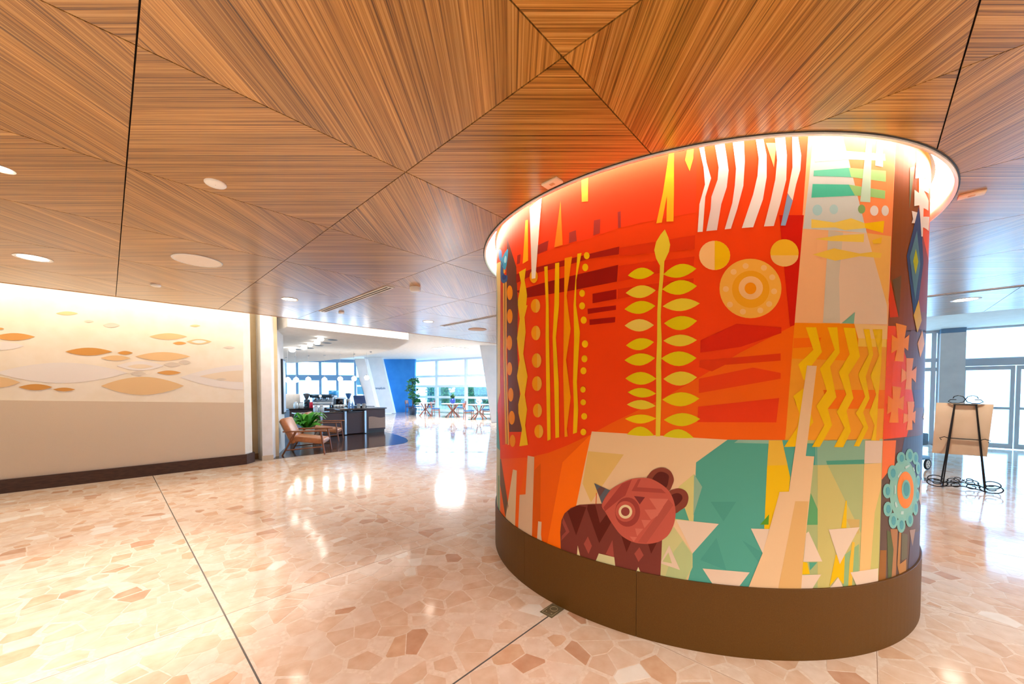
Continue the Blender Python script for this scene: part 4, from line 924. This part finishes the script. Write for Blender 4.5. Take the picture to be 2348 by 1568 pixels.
for _ in range(n_):
    x = rng.uniform(-.1, hd.length + .1); f_ = rng.random(); z, y = (rng.uniform(.05, 1.75), -.47 + rng.uniform(-.06, .05)) if f_ < .7 else (1.74 + rng.uniform(-.05, .08), rng.uniform(-.45, .45))
    a_ = Vector((rng.gauss(0, 1), rng.gauss(0, .5), rng.gauss(0, 1))).normalized() * .1; q = a_.cross(Vector((rng.random(), 1, rng.random()))).normalized() * .05; p_ = Vector((x, y, z))
    b.add([p_ - a_, p_ + q, p_ + a_, p_ - q], [(0, 1, 2, 3)])
b.build('foliage', leaf_m, t)

# ---------------------------------------------------------------- furniture
teak = noisy('teak', '#7a4526', '#96592f', 6, .35, 4, (2, 2, 20))
tan_leather = noisy('tan_leather', '#b5744a', '#c48458', 18, .4)
grey_cloth = noisy('grey_cloth', '#b9b2b4', '#c9c3c4', 40, .8)
def armchair(P, rz, label):
    """faces +x"""
    t = thing('lounge_chair', label, 'armchair', P, rz, 'low wooden lounge chairs at the coffee bar')
    for s in (-1, 1):
        y = s * .35
        b = MB(); b.tube([(.42, y, 0), (.34, y, .54)], [.018, .024]); b.build('leg', teak, t)
        b = MB(); b.tube([(-.46, y, 0), (-.18, y, .53)], [.018, .026]); b.build('leg', teak, t)
        b = MB(); b.rbox(-.44, .46, y - .035, y + .035, .53, .56, .01); b.build('armrest', teak, t)
        b = MB(); b.tube([(-.4, y, .12), (.4, y, .18)], .014); b.build('side_rail', teak, t)
    b = MB(); b.tube([(.37, -.35, .28), (.37, .35, .28)], .02); b.build('front_rail', teak, t)
    M = Matrix.Translation((.05, 0, .33)) @ Matrix.Rotation(math.radians(8), 4, 'Y')
    b = MB(); b.rbox(-.34, .34, -.3, .3, -.06, .06, .035, M=M); b.build('seat_cushion', tan_leather, t)
    M = Matrix.Translation((-.36, 0, .56)) @ Matrix.Rotation(math.radians(-24), 4, 'Y')
    b = MB(); b.rbox(-.07, .06, -.3, .3, -.32, .3, .045, M=M); o = b.build('back_cushion', tan_leather, t)
    b = MB(); b.rbox(-.085, -.06, -.27, .27, -.3, .27, .01, M=M); b.build('back_panel', grey_cloth, o)
    return t
pa = (fl(672, 1044) + fl(757, 1035)) / 2
ac = armchair(Vector((-4.82, 8.95, .004)), math.radians(14), 'low wooden lounge chair with tan back cushion at the dark cafe floor edge')
armchair(Vector((-5.5, 11.15, .004)), math.radians(14), 'lounge chair half hidden behind the front lounge chair')
# fern in pot
P = Vector((-5.5, 10.1, .004))
t = thing('potted_fern', 'bushy bright green plant in a pot behind the lounge chair', 'plant', P)
b = MB(); b.lathe([(.14, 0), (.2, .42), (.21, .45), (.19, .45), (.18, .41), (.002, .41)], 20); b.build('pot', noisy('tan_pot', '#a89a86', '#b8ab98', 8, .6), t)
fern = noisy('fern_green', '#2f8a1e', '#63b83a', 4, .5); rng = random.Random(11)
for k in range(34):
    a = rng.uniform(0, 6.28); L = rng.uniform(.3, .52); lift = rng.uniform(.15, .42)
    pts = [Vector((math.cos(a) * L * s, math.sin(a) * L * s, .42 + lift * math.sin(s * 2.4) * 1.15)) for s in [q / 6 for q in range(7)]]
    side = Vector((-math.sin(a), math.cos(a), 0)); b = MB()
    vs = []; wds = [.01, .05, .075, .08, .065, .04, .004]
    for p, wv in zip(pts, wds): vs += [p - side * wv - Vector((0, 0, wv * .4)), p, p + side * wv - Vector((0, 0, wv * .4))]
    b.add(vs, [f for i in range(6) for f in ((i * 3, i * 3 + 1, i * 3 + 4, i * 3 + 3), (i * 3 + 1, i * 3 + 2, i * 3 + 5, i * 3 + 4))], 0, None, True)
    b.build('leaf', fern, t)
# framed board on the cafe wall
t = thing('framed_menu', 'tall dark framed board hanging on the white cafe wall', 'picture', uw(2.39 + .68 * .86, 9.29 + 1.57 * .86, 0), RZ - math.atan2(.68, 1.57))
b = MB(); b.box(0, .045, -.2, .2, .9, 2.25); b.build('frame', mat('black_frame', '#1c2430', .4), t)
b = MB(); b.box(.044, .05, -.17, .17, .94, 2.21); b.build('print', noisy('pale_print', '#bcd4ea', '#dbe7f2', 3, .4), t)

# ---------------------------------------------------------------- coffee bar
bar_face = noisy('bar_fabric', '#4c3f42', '#5b4d50', 200, .6); bar_top = mat('bar_top', '#4a3c36', .15); steel = mat('steel', '#c9cfd6', .25, metal=.6); tan_panel = noisy('tan_wave', '#a08878', '#ae9686', 60, .6)
t = thing('bar_counter', 'dark bar counter with tan wave panels and steel strips', 'counter', uw(4.0, 12.45, .004), RZ)
b = MB(); b.box(1.97, 2.7, 0, 1.0, .1, .82); b.build('counter_body', bar_face, t)
b = MB(); b.box(2.0, 2.68, .03, .97, 0, .1); b.build('plinth', mat('plinth', '#4c4a46', .5), t)
b = MB(); b.box(.0, 1.95, .06, .75, .03, .74); b.build('counter_body', bar_face, t)
b = MB(); b.rbox(1.1, 2.74, -.05, 1.05, .82, .86, .006); b.build('counter_top', bar_top, t)
b = MB(); b.rbox(-.05, 1.95, .03, .8, .74, .77, .006); b.build('counter_top', bar_top, t)
for x in (.55, 1.3, 1.97):
    b = MB(); b.box(x - .03, x + .03, -.02, .06, .02, .78); b.build('steel_strip', steel, t)
def wave(x0, x1, z0, zt, amp, nm, y):
    b = MB(); n = 12; top = [(x0 + (x1 - x0) * k / n, zt + amp * math.sin(k / n * 5.0 + .8)) for k in range(n + 1)]
    vs = [(x0, y, z0), (x1, y, z0)] + [(x, y, z) for x, z in reversed(top)]; N = len(vs)
    vs += [(x, y + .02, z) for x, _, z in vs]
    b.add(vs, [tuple(range(N)), tuple(range(2 * N - 1, N - 1, -1))] + [(i, i + N, (i + 1) % N + N, (i + 1) % N) for i in range(N)]); b.build(nm, tan_panel, t)
wave(2.08, 2.68, .16, .54, .03, 'wave_panel', -.015); wave(.02, .5, .05, .36, .05, 'wave_panel', .045)
b = MB(); b.box(2.69, 2.71, .1, .9, .16, .55); b.build('wave_panel', tan_panel, t)
t = thing('back_counter', 'dark service counter behind the bar carrying the coffee machines', 'counter', uw(4.2, 14.3, .004), RZ)
b = MB(); b.box(0, 3.0, 0, .7, 0, .8); b.build('counter_body', bar_face, t)
b = MB(); b.rbox(-.03, 3.03, -.04, .74, .8, .84, .006); b.build('counter_top', mat('dark_stone', '#1d1a1c', .15), t)
ZB = .845
def on_back(px, off=.3):                                     # spot on the back counter under a pixel column
    w = 14.3 + off; k = (px - CX) / F
    u = (w * CA + k * w * SA) / (SA - k * CA); return uw(u, w, ZB)
def on_front(px, off=.4):
    w = 12.45 + off; k = (px - CX) / F
    u = (w * CA + k * w * SA) / (SA - k * CA); return uw(u, w, .865 if u > 5.15 else .775)
P = on_back(739)
t = thing('espresso_machine', 'chrome espresso machine with dark group heads on the back counter', 'coffee machine', P, RZ - .6)
b = MB(); b.rbox(-.37, .37, -.2, .25, .08, .2, .02); b.build('base', steel, t)
b = MB(); b.rbox(-.37, .37, -.24, .25, .36, .48, .03); b.build('upper_body', mat('dark_chrome', '#2d4050', .2, metal=.6), t)
b = MB(); b.rbox(-.36, .36, .02, .24, .18, .38, .02); b.build('rear_body', steel, t)
for x in (-.2, .0, .2):
    b = MB(); b.lathe([(.045, .28), (.05, .3), (.05, .37)], 14, M=Matrix.Translation((x, -.12, 0))); g = b.build('group_head', mat('chrome', '#dfe6ec', .15, metal=.9), t)
    b = MB(); b.tube([(x, -.16, .29), (x, -.3, .27)], .016); b.build('portafilter_handle', black, g)
for x in (-.3, .3):
    for y in (-.15, .2): b = MB(); b.lathe([(.03, 0), (.025, .09)], 10, M=Matrix.Translation((x, y, 0))); b.build('foot', black, t)
b = MB(); b.lathe([(.05, -.0), (.05, .02)], 16, M=Matrix.Translation((.0, -.245, .42)) @ Matrix.Rotation(math.pi / 2, 4, 'X')); b.build('pressure_gauge', white_e, t)
def grinder(P, label, body, hop):
    t = thing('coffee_grinder', label, 'grinder', P, 0, 'coffee grinders on the bar')
    b = MB(); b.rbox(-.1, .1, -.12, .12, 0, .06, .02); b.build('base', body, t)
    b = MB(); b.rbox(-.08, .08, -.05, .1, .05, .3, .03); b.build('motor_body', body, t)
    b = MB(); b.lathe([(.04, .3), (.05, .33), (.11, .47), (.11, .49)], 18); b.build('hopper', hop, t)
    b = MB(); b.lathe([(.112, .49), (.11, .51), (.02, .52)], 18); b.build('hopper_lid', black, t)
    b = MB(); b.tube([(0, -.05, .2), (0, -.14, .16)], .025); b.build('spout', black, t)
dkb = mat('dark_body', '#1f2630', .3); hopb = mat('blue_hopper', '#2c5f9c', .2)
grinder(on_back(703), 'dark coffee grinder left of the espresso machine', dkb, mat('smoke_hopper', '#4a5058', .2)); grinder(on_back(799), 'coffee grinder with blue hopper right of the espresso machine', steel, hopb)
P = on_back(780)
t = thing('coffee_brewer', 'dark low coffee brewer between espresso machine and blue hopper grinder', 'coffee maker', P, RZ)
b = MB(); b.rbox(-.16, .16, -.14, .14, 0, .1, .02); b.build('base', dkb, t)
b = MB(); b.rbox(-.16, .16, .02, .14, .08, .32, .02); b.build('tower', dkb, t)
b = MB(); b.rbox(-.17, .17, -.15, .14, .29, .36, .02); b.build('head', steel, t)
b = MB(); b.lathe([(.07, .1), (.09, .16), (.07, .25), (.05, .27)], 16, M=Matrix.Translation((0, -.06, 0))); b.build('carafe', mat('carafe', '#2a1a14', .1), t)
P = on_back(765, .56)
t = thing('water_dispenser', 'clear beverage dispenser with blue lid behind the espresso machine', 'dispenser', P)
clearp = mat('clear_plastic', '#cfe2f2', .1, spec=.7)
b = MB(); b.lathe([(.12, 0), (.12, .42), (.1, .45)], 18); b.build('tank', clearp, t)
b = MB(); b.rbox(-.14, .14, -.12, .12, .44, .62, .02); b.build('lid_tank', mat('blue_tank', '#2b8fd0', .2), t)
b = MB(); b.tube([(0, -.11, .06), (0, -.17, .05)], .015); b.build('tap', black, t)
P = on_back(668, .5)
t = thing('menu_stand', 'grey upright panel at the left end of the back counter', 'panel', P, RZ)
b = MB(); b.rbox(-.28, .28, -.02, .02, .0, .5, .008); b.build('panel', noisy('panel_grey', '#c9c4be', '#d4cfc9', 10, .5), t)
b = MB(); b.box(-.2, .2, -.08, .08, 0, .012); b.build('foot', steel, t)
b = MB(); b.lathe([(.045, 0), (.06, .03), (.055, .17), (.05, .19), (.03, .2)], 14); t = thing('red_canister', 'small red canister in front of the espresso machine', 'canister', on_back(713, .05)); b.build('body', mat('red_plastic', '#d8203c', .35), t)
b = MB(); b.lathe([(.052, .19), (.05, .215), (.01, .22)], 14); b.build('lid', mat('red_lid', '#b01830', .35), t)
P = on_front(825, .5)
t = thing('cash_register', 'dark blue sloped till screen on the bar counter', 'till', P, RZ)
b = MB(); b.rbox(-.18, .18, -.15, .15, 0, .08, .015); b.build('drawer', dkb, t)
M = Matrix.Translation((0, .02, .27)) @ Matrix.Rotation(math.radians(-20), 4, 'X'); b = MB(); b.rbox(-.2, .2, -.025, .025, -.18, .16, .012, M=M); b.build('screen_back', mat('till_blue', '#27477c', .35), t)
b = MB(); b.tube([(0, .02, .06), (0, .03, .2)], .03); b.build('stand', dkb, t)
glassm = mat('jar_glass', '#d8e2e6', .08, spec=.7)
for k, (px, f, l) in enumerate([(678, 'b', 'glass jar by the grey upright panel'), (691, 'b', 'second glass jar right of the grey upright panel'), (724, 'f', 'left glass jar on the bar counter below the espresso machine'), (737, 'f', 'right glass jar on the bar counter below the espresso machine')]):
    P = on_back(px, .08) if f == 'b' else on_front(px, .3)
    t = thing('glass_jar', l, 'jar', P, 0, 'glass jars on the bar')
    b = MB(); b.lathe([(.055, 0), (.075, .03), (.075, .16), (.05, .19)], 14); b.build('jar_body', glassm, t)
    b = MB(); b.lathe([(.055, .19), (.06, .2), (.05, .225), (.01, .235)], 14); b.build('jar_lid', steel, t)
for k, (px, l) in enumerate([(822, 'left white paper cup stack beside the till'), (834, 'right white paper cup stack beside the till')]):
    t = thing('paper_cup_stack', l, 'cups', on_front(px, .25), 0, 'paper cups on the bar')
    for q in range(3): b = MB(); b.lathe([(.05, q * .03), (.065, .09 + q * .03), (.067, .09 + q * .03)], 14); b.build('cup', white_e, t)
for k, (px, l) in enumerate([(800, 'left clear bottle on the bar counter'), (808, 'right clear bottle on the bar counter')]):
    t = thing('bottle', l, 'bottle', on_front(px, .3), 0, 'bottles on the bar')
    b = MB(); b.lathe([(.035, 0), (.038, .02), (.038, .14), (.015, .19), (.015, .22)], 12); b.build('bottle_body', mat('bottle_blue', '#6f9ad0', .1, spec=.7), t)
    b = MB(); b.lathe([(.018, .22), (.018, .24)], 12); b.build('cap', white_e, t)
for k, (px, l) in enumerate([(767, 'white cup beside the espresso machine'), (774, 'white cup in front of the coffee brewer'), (781, 'second white cup in front of the coffee brewer'), (788, 'small beige bowl in front of the blue hopper grinder')]):
    t = thing('cup', l, 'cup', on_back(px, .03), 0, 'cups on the back counter')
    b = MB(); b.lathe([(.03, 0), (.045, .05), (.047, .09), (.042, .09), (.03, .02), (.002, .015)], 12, cap=False); b.build('cup_body', white_e, t)
    b = MB(); b.tube([(.045, 0, .07), (.075, 0, .06), (.07, 0, .035), (.042, 0, .03)], .006, 5); b.build('handle', white_e, t)
# pendant globes over the bar
globe = mat('globe_glow', '#ffffff', .4, emit='#fff6ea', estr=14.0)
names = ['first globe pendant next to the framed board', 'second globe pendant from the framed board', 'third globe pendant from the framed board', 'fourth globe pendant from the framed board', 'fifth globe pendant, above the espresso machine', 'sixth globe pendant from the framed board', 'globe pendant in front of the white brace column', 'globe pendant furthest right over the bar']
for l, x, y, Y in zip(names, (649, 660, 679, 707, 744, 780, 812, 841), (870, 871, 871, 870, 871, 869, 868, 866), (12.4, 12.7, 13.0, 13.2, 13.4, 13.6, 13.8, 14.0)):
    P = at(x, y, Y); t = thing('globe_pendant', l, 'pendant lamp', P, 0, 'globe pendants over the bar')
    b = MB(); b.ball((0, 0, 0), .085); b.build('globe', globe, t)
    b = MB(); b.tube([(0, 0, .08), (0, 0, 2.875 - P.z)], .004, 5); b.build('cord', mat('cord_white', '#d8d8d8', .5), t)
    b = MB(); b.lathe([(.025, .075), (.03, .1), (.01, .12)], 10); b.build('socket', steel, t)
globe2 = mat('soffit_globe_glow', '#ffffff', .4, emit='#fff6ea', estr=5.0)
soff = lambda x, y: onz(x, y, 2.88)
for k, (x, y, r) in enumerate([(735, 772, .08), (727, 780, .085), (711, 786, .075), (697, 792, .09), (670, 797, .1)]):
    P = soff(x, y); t = thing('ceiling_globe', ['first', 'second', 'third', 'fourth', 'fifth'][k] + ' glowing ceiling globe counted from the front edge of the white soffit', 'ceiling lamp', P, 0, 'row of glowing globes under the soffit')
    b = MB(); b.ball((0, 0, -r * .8), (r, r, r * .7)); b.build('globe', globe2, t)
    b = MB(); b.lathe([(r * .5, -.03), (r * .55, 0)], 16); b.build('mount', white_e, t)
for k, (x, y, r) in enumerate([(763, 779, .12), (750, 786, .12), (732, 792, .12), (710, 798, .12), (682, 801, .12)]):
    P = soff(x, y); t = thing('dark_downlight', ['first', 'second', 'third', 'fourth', 'fifth'][k] + ' dark round recess counted from the front edge of the white soffit', 'ceiling lamp', P, 0, 'row of dark recesses in the soffit')
    b = MB(); b.lathe([(r, -.004), (.002, -.004)], 20, cap=False); b.build('baffle', mat('recess_dark', '#182c40', .6), t)
    b = MB(); b.lathe([(r, -.006), (r + .012, -.006), (r + .012, 0)], 20, cap=False); b.build('rim', mat('recess_rim', '#9fb0c0', .5), t)
for k, (x, y) in enumerate([(656, 819), (678, 817), (707, 815), (744, 814), (780, 812), (812, 811), (850, 806)]):
    P = soff(x, y); b = MB(); b.lathe([(.03, -.03), (.04, 0)], 12); tag(b.build('soffit_fitting', mat('fitting_grey', '#a9adb4', .5), None, P), ['first', 'second', 'third', 'fourth', 'fifth', 'sixth', 'seventh'][k] + ' tiny grey fitting under the soffit counted from the left', 'fitting', 'tiny fittings under the soffit')
P = onz(1032, 798, HT); area('panel_lamp', P - Vector((0, 0, .05)), (1.2, 1.2), 260, (.95, .98, 1.0)); b = MB(); b.box(-.6, .6, -.6, .6, -.02, 0); t = thing('ceiling_panel_light', 'square glowing panel light in the far white ceiling', 'ceiling lamp', P, RZ); b.build('diffuser', mat('panel_glow', '#ffffff', .5, emit='#eaf6ff', estr=4.0), t)
b = MB()
for q in ((-.63, -.6, -.63, .63), (.6, .63, -.63, .63), (-.6, .6, -.63, -.6), (-.6, .6, .6, .63)): b.box(q[0], q[1], q[2], q[3], -.025, 0)
b.build('frame', white_e, t)
b = MB(); b.lathe([(.12, -.012), (.15, 0)], 20); tag(b.build('exit_lamp', white_e, None, onz(915, 810, HT)), 'faint round fitting in the far white ceiling', 'fitting')

# ---------------------------------------------------------------- far dining group
chair_w = noisy('chair_wood', '#8a4c34', '#a05c40', 8, .4); blue_seat = noisy('blue_seat', '#1d4f86', '#27609c', 30, .7)
def dining_chair(P, rz, label):
    t = thing('dining_chair', label, 'chair', P, rz, 'wooden dining chairs at the far windows')
    b = MB(); b.rbox(-.22, .22, -.22, .22, .42, .47, .015); b.build('seat', blue_seat, t)
    for sx in (-1, 1):
        b = MB(); b.tube([(sx * .21, -.21, 0), (sx * .2, -.19, .43)], .018); b.build('leg', chair_w, t)
        b = MB(); b.tube([(sx * .21, .23, 0), (sx * .2, .2, .44), (sx * .2, .26, .82)], .018); b.build('leg', chair_w, t)
        b = MB(); b.tube([(sx * .2, -.2, .36), (sx * .2, .21, .36)], .014); b.build('rail', chair_w, t)
    b = MB(); b.rbox(-.22, .22, .235, .27, .6, .82, .012); b.build('backrest', chair_w, t)
    return t
def dining_table(P, r, label):
    t = thing('dining_table', label, 'table', P, rng.random() * 2, 'round dining tables at the far windows')
    b = MB(); b.lathe([(.002, .72), (r - .02, .72), (r, .735), (r - .01, .75), (.002, .75)], 32, cap=False); b.build('table_top', mat('pale_top', '#dfe4ea', .3), t)
    for k in range(6):
        a = k * math.pi / 3
        b = MB(); b.tube([(.55 * r * math.cos(a) * 1.2, .55 * r * math.sin(a) * 1.2, 0), (.05 * math.cos(a), .05 * math.sin(a), .36), (.5 * r * math.cos(a), .5 * r * math.sin(a), .72)], .028); b.build('leg', chair_w, t)
    return t
c = dining_chair
T = [at(975, 893, 21.6), at(1038, 893, 20.4), at(1098, 893, 19.2)]
for k, (P, r) in enumerate(zip(T, (.55, .62, .62))):
    dining_table(Vector((P.x, P.y, 0)), r, ['small table next to the tall plant by the blue wall', 'round table with blue vase of white orchids', 'round table with white flowers next to the white pier'][k])
def spotc(px, py, rz, l): P = fl(px, py); c(P, rz, l)
spotc(941, 947, math.radians(80), 'leftmost dining chair in front of the blue wall'); spotc(957, 948, math.radians(170), 'dining chair with wooden back facing the small table'); spotc(986, 948, math.radians(-60), 'dining chair right of the small table')
spotc(999, 955, math.radians(95), 'dining chair seen from the side between small table and orchid table'); spotc(1057, 951, math.radians(-70), 'dining chair right of the orchid table'); spotc(1075, 962, math.radians(110), 'dining chair left of the white flower table'); spotc(1116, 958, math.radians(-80), 'rightmost dining chair next to the white pier')
P = T[1]; t = thing('orchid_vase', 'round blue vase with white orchids on the middle table', 'vase', (P.x, P.y, .75))
b = MB(); b.lathe([(.08, 0), (.14, .08), (.15, .16), (.09, .26), (.07, .28)], 18); b.build('vase', mat('cobalt', '#1a2f7c', .2), t)
white_p = mat('white_petal', '#f6f4f2', .6)
for k in range(16):
    a = rng.uniform(0, 6.28); b = MB(); b.ball((math.cos(a) * rng.uniform(.02, .2), math.sin(a) * rng.uniform(.02, .2), rng.uniform(.62, .82)), (.07, .07, .045), 8, 5); b.build('flower', white_p, t)
for k in range(5):
    a = k * 1.26; b = MB(); b.tube([(0, 0, .26), (math.cos(a) * .06, math.sin(a) * .06, .5), (math.cos(a) * .12, math.sin(a) * .12, .72)], .008, 5); b.build('stem', fern, t)
b = MB(); leafy(b, (0, 0, .36), (.12, .12, .1), 60, .08, rng); b.build('leaves', leaf_m, t)
P = T[2]; t = thing('flower_bowl', 'bowl of white flowers on the right far table', 'flowers', (P.x, P.y, .75))
b = MB(); b.lathe([(.05, 0), (.1, .08), (.11, .1)], 16); b.build('bowl', white_e, t)
for k in range(14): b = MB(); b.ball((rng.uniform(-.13, .13), rng.uniform(-.1, .1), rng.uniform(.1, .24)), .06, 8, 5); b.build('flower', white_p, t)
P = at(946, 893, 22.6); t = thing('potted_tree', 'tall leafy plant in a pot beside the blue wall', 'plant', (P.x, P.y, 0))
b = MB(); b.lathe([(.2, 0), (.26, .4), (.24, .4), (.22, .37), (.01, .37)], 18); b.build('pot', mat('pot_dark', '#2c3a50', .5), t)
b = MB(); b.tube([(0, 0, .37), (.05, 0, 1.0), (-.04, 0, 1.7), (.05, 0, 2.1)], [.04, .035, .03, .02]); b.build('trunk', dark_wood, t)
tree_leaf = noisy('tree_leaf', '#1f5a38', '#3f8a54', 3, .5); b = MB()
for c_, r_ in (((.1, 0, 2.0), (.35, .3, .25)), ((-.1, 0, 1.55), (.4, .3, .3)), ((.1, 0, 1.1), (.35, .3, .25)), ((.25, 0, .8), (.25, .25, .2))): leafy(b, c_, r_, 60, .14, rng)
b.build('foliage', tree_leaf, t)

# ---------------------------------------------------------------- easel with board, right
E0 = Vector((6.95, 5.8, 0))
iron = mat('wrought_iron', '#17120f', .45, metal=.3)
t = thing('easel', 'black wrought iron easel with scrolled feet and top', 'easel', E0, math.radians(131))
def arc3(c, r, a0, a1, n=14, axis='xz', r1=None):
    o = []
    for k in range(n + 1):
        a = a0 + (a1 - a0) * k / n; rr = r + ((r1 if r1 is not None else r) - r) * k / n
        d = (rr * math.cos(a), rr * math.sin(a))
        o.append((c[0] + d[0], c[1], c[2] + d[1]) if axis == 'xz' else (c[0] + d[0], c[1] + d[1], c[2]))
    return o
def spiral(cx, cz, rx, rz, a0, turns, y, s, n=30):
    return [(cx + s * rx * (1 - .72 * k / n) * math.cos(a0 + turns * k / n), y, cz + rz * (1 - .72 * k / n) * math.sin(a0 + turns * k / n)) for k in range(n + 1)]
for s in (-1, 1):
    b = MB(); b.tube([(s * .22, 0, .03), (s * .105, .0, 1.27)], .011); b.build('front_leg', iron, t)
    b = MB(); b.tube([(s * .2, .36, .03), (s * .105, .02, 1.25)], .009); b.build('rear_leg', iron, t)
    top = [(0, 1.352), (.024, 1.392), (.072, 1.41), (.113, 1.392), (.125, 1.363)]; low = [(0, 1.352), (.018, 1.31), (.065, 1.29), (.137, 1.29), (.172, 1.315), (.149, 1.345), (.09, 1.345)]
    for q in (top, low): b = MB(); b.tube([(s * x, 0, z) for x, z in q], .0065, 6); b.build('top_scroll', iron, t)
    for y in (0, .36):
        b = MB(); b.tube(spiral(s * .27, .085, .125, .075, math.pi, 9.0, y, s), .0075, 6); b.build('foot_scroll', iron, t)
        b = MB(); b.tube(spiral(s * .085, .075, .075, .05, 0, 8.0, y, s), .0065, 6); b.build('foot_scroll', iron, t)
    b = MB(); b.tube(spiral(s * .05, .17, .06, .04, math.pi, 7.0, .36, s), .006, 6); b.build('foot_scroll', iron, t)
    b = MB(); b.tube([(s * .22, 0, .03), (s * .21, .18, .05), (s * .2, .36, .03)], .007); b.build('foot_tie', iron, t)
    b = MB(); b.tube([(s * .16, 0, .74), (s * .2, .04, .76), (s * .25, .05, .74), (s * .23, .04, .71)], .006, 6); b.build('board_hook', iron, t)
b = MB(); b.tube([(-.12, 0, 1.27), (.12, 0, 1.27)], .011); b.build('top_bar', iron, t)
b = MB(); b.tube([(-.17, 0, .74), (.17, 0, .74)], .008); b.build('cross_bar', iron, t)
for y in (0, .36): b = MB(); b.tube([(-.22, y, .03), (-.12, y, .05), (0, y, .07), (.12, y, .05), (.22, y, .03)], .008); b.build('foot_bar', iron, t)
ny = Vector((-math.sin(math.radians(131)), math.cos(math.radians(131)), 0))
def on_easel(x, y, off):
    d = ray(x, y); k = (ny.dot(E0) - off) / ny.dot(d); P = d * k; return Vector((P.x, P.y, P.z + EYE))
Q = [on_easel(*q) for q in ((2147, 923, .014), (2279, 927, .014), (2263, 1047, .014), (2137, 1038, .014))]
n = ny * -.012
b = MB(); b.add(Q + [q + n for q in Q], [(0, 1, 2, 3), (7, 6, 5, 4), (0, 4, 5, 1), (1, 5, 6, 2), (2, 6, 7, 3), (3, 7, 4, 0)])
tag(b.build('notice_board', noisy('raw_board', '#dcc4a4', '#e4cfb2', 4, .7)), 'blank beige board leaning on the back of the easel', 'board')

# luggage cart mostly hidden by the column
P = fl(2126, 1077)
t = thing('luggage_cart', 'dark wheeled cart peeking out behind the column', 'cart', (P.x, P.y, 0), math.radians(20))
tyre = mat('tyre', '#151515', .6); hub = mat('cream_hub', '#e4d6bc', .4)
for x in (0, -.8):
    for y in (0, .5):
        M = Matrix.Translation((x, y, .105)) @ Matrix.Rotation(math.pi / 2, 4, 'X')
        b = MB(); b.tube(arc3((0, 0, 0), .088, 0, 6.2832, 24, 'xy')[:-1], .017, 8, M=M, close=True); wv = b.build('wheel', tyre, t)
        b = MB(); b.lathe([(.075, -.012), (.075, .012)], 20, M=M); b.build('hub', hub, wv)
        for a in (0, 1.57, 3.14, 4.71): b = MB(); b.lathe([(.012, -.014), (.012, .014)], 8, M=M @ Matrix.Translation((.04 * math.cos(a), .04 * math.sin(a), 0))); b.build('hub_hole', black, wv)
b = MB(); b.rbox(-.9, .05, -.02, .52, .2, .26, .01); b.build('deck', black, t)
b = MB(); b.rbox(-.5, .075, .02, .4, .46, .68, .02); b.build('bag', noisy('black_bag', '#1a1a1e', '#26262c', 20, .6), t)
b = MB(); b.tube([(0, .25, .26), (0, .25, .47)], .015); b.build('post', iron, t)
for nm in ('lamp_glow', 'panel_glow', 'soffit_globe_glow'): MATS[nm].cycles.emission_sampling = 'NONE'
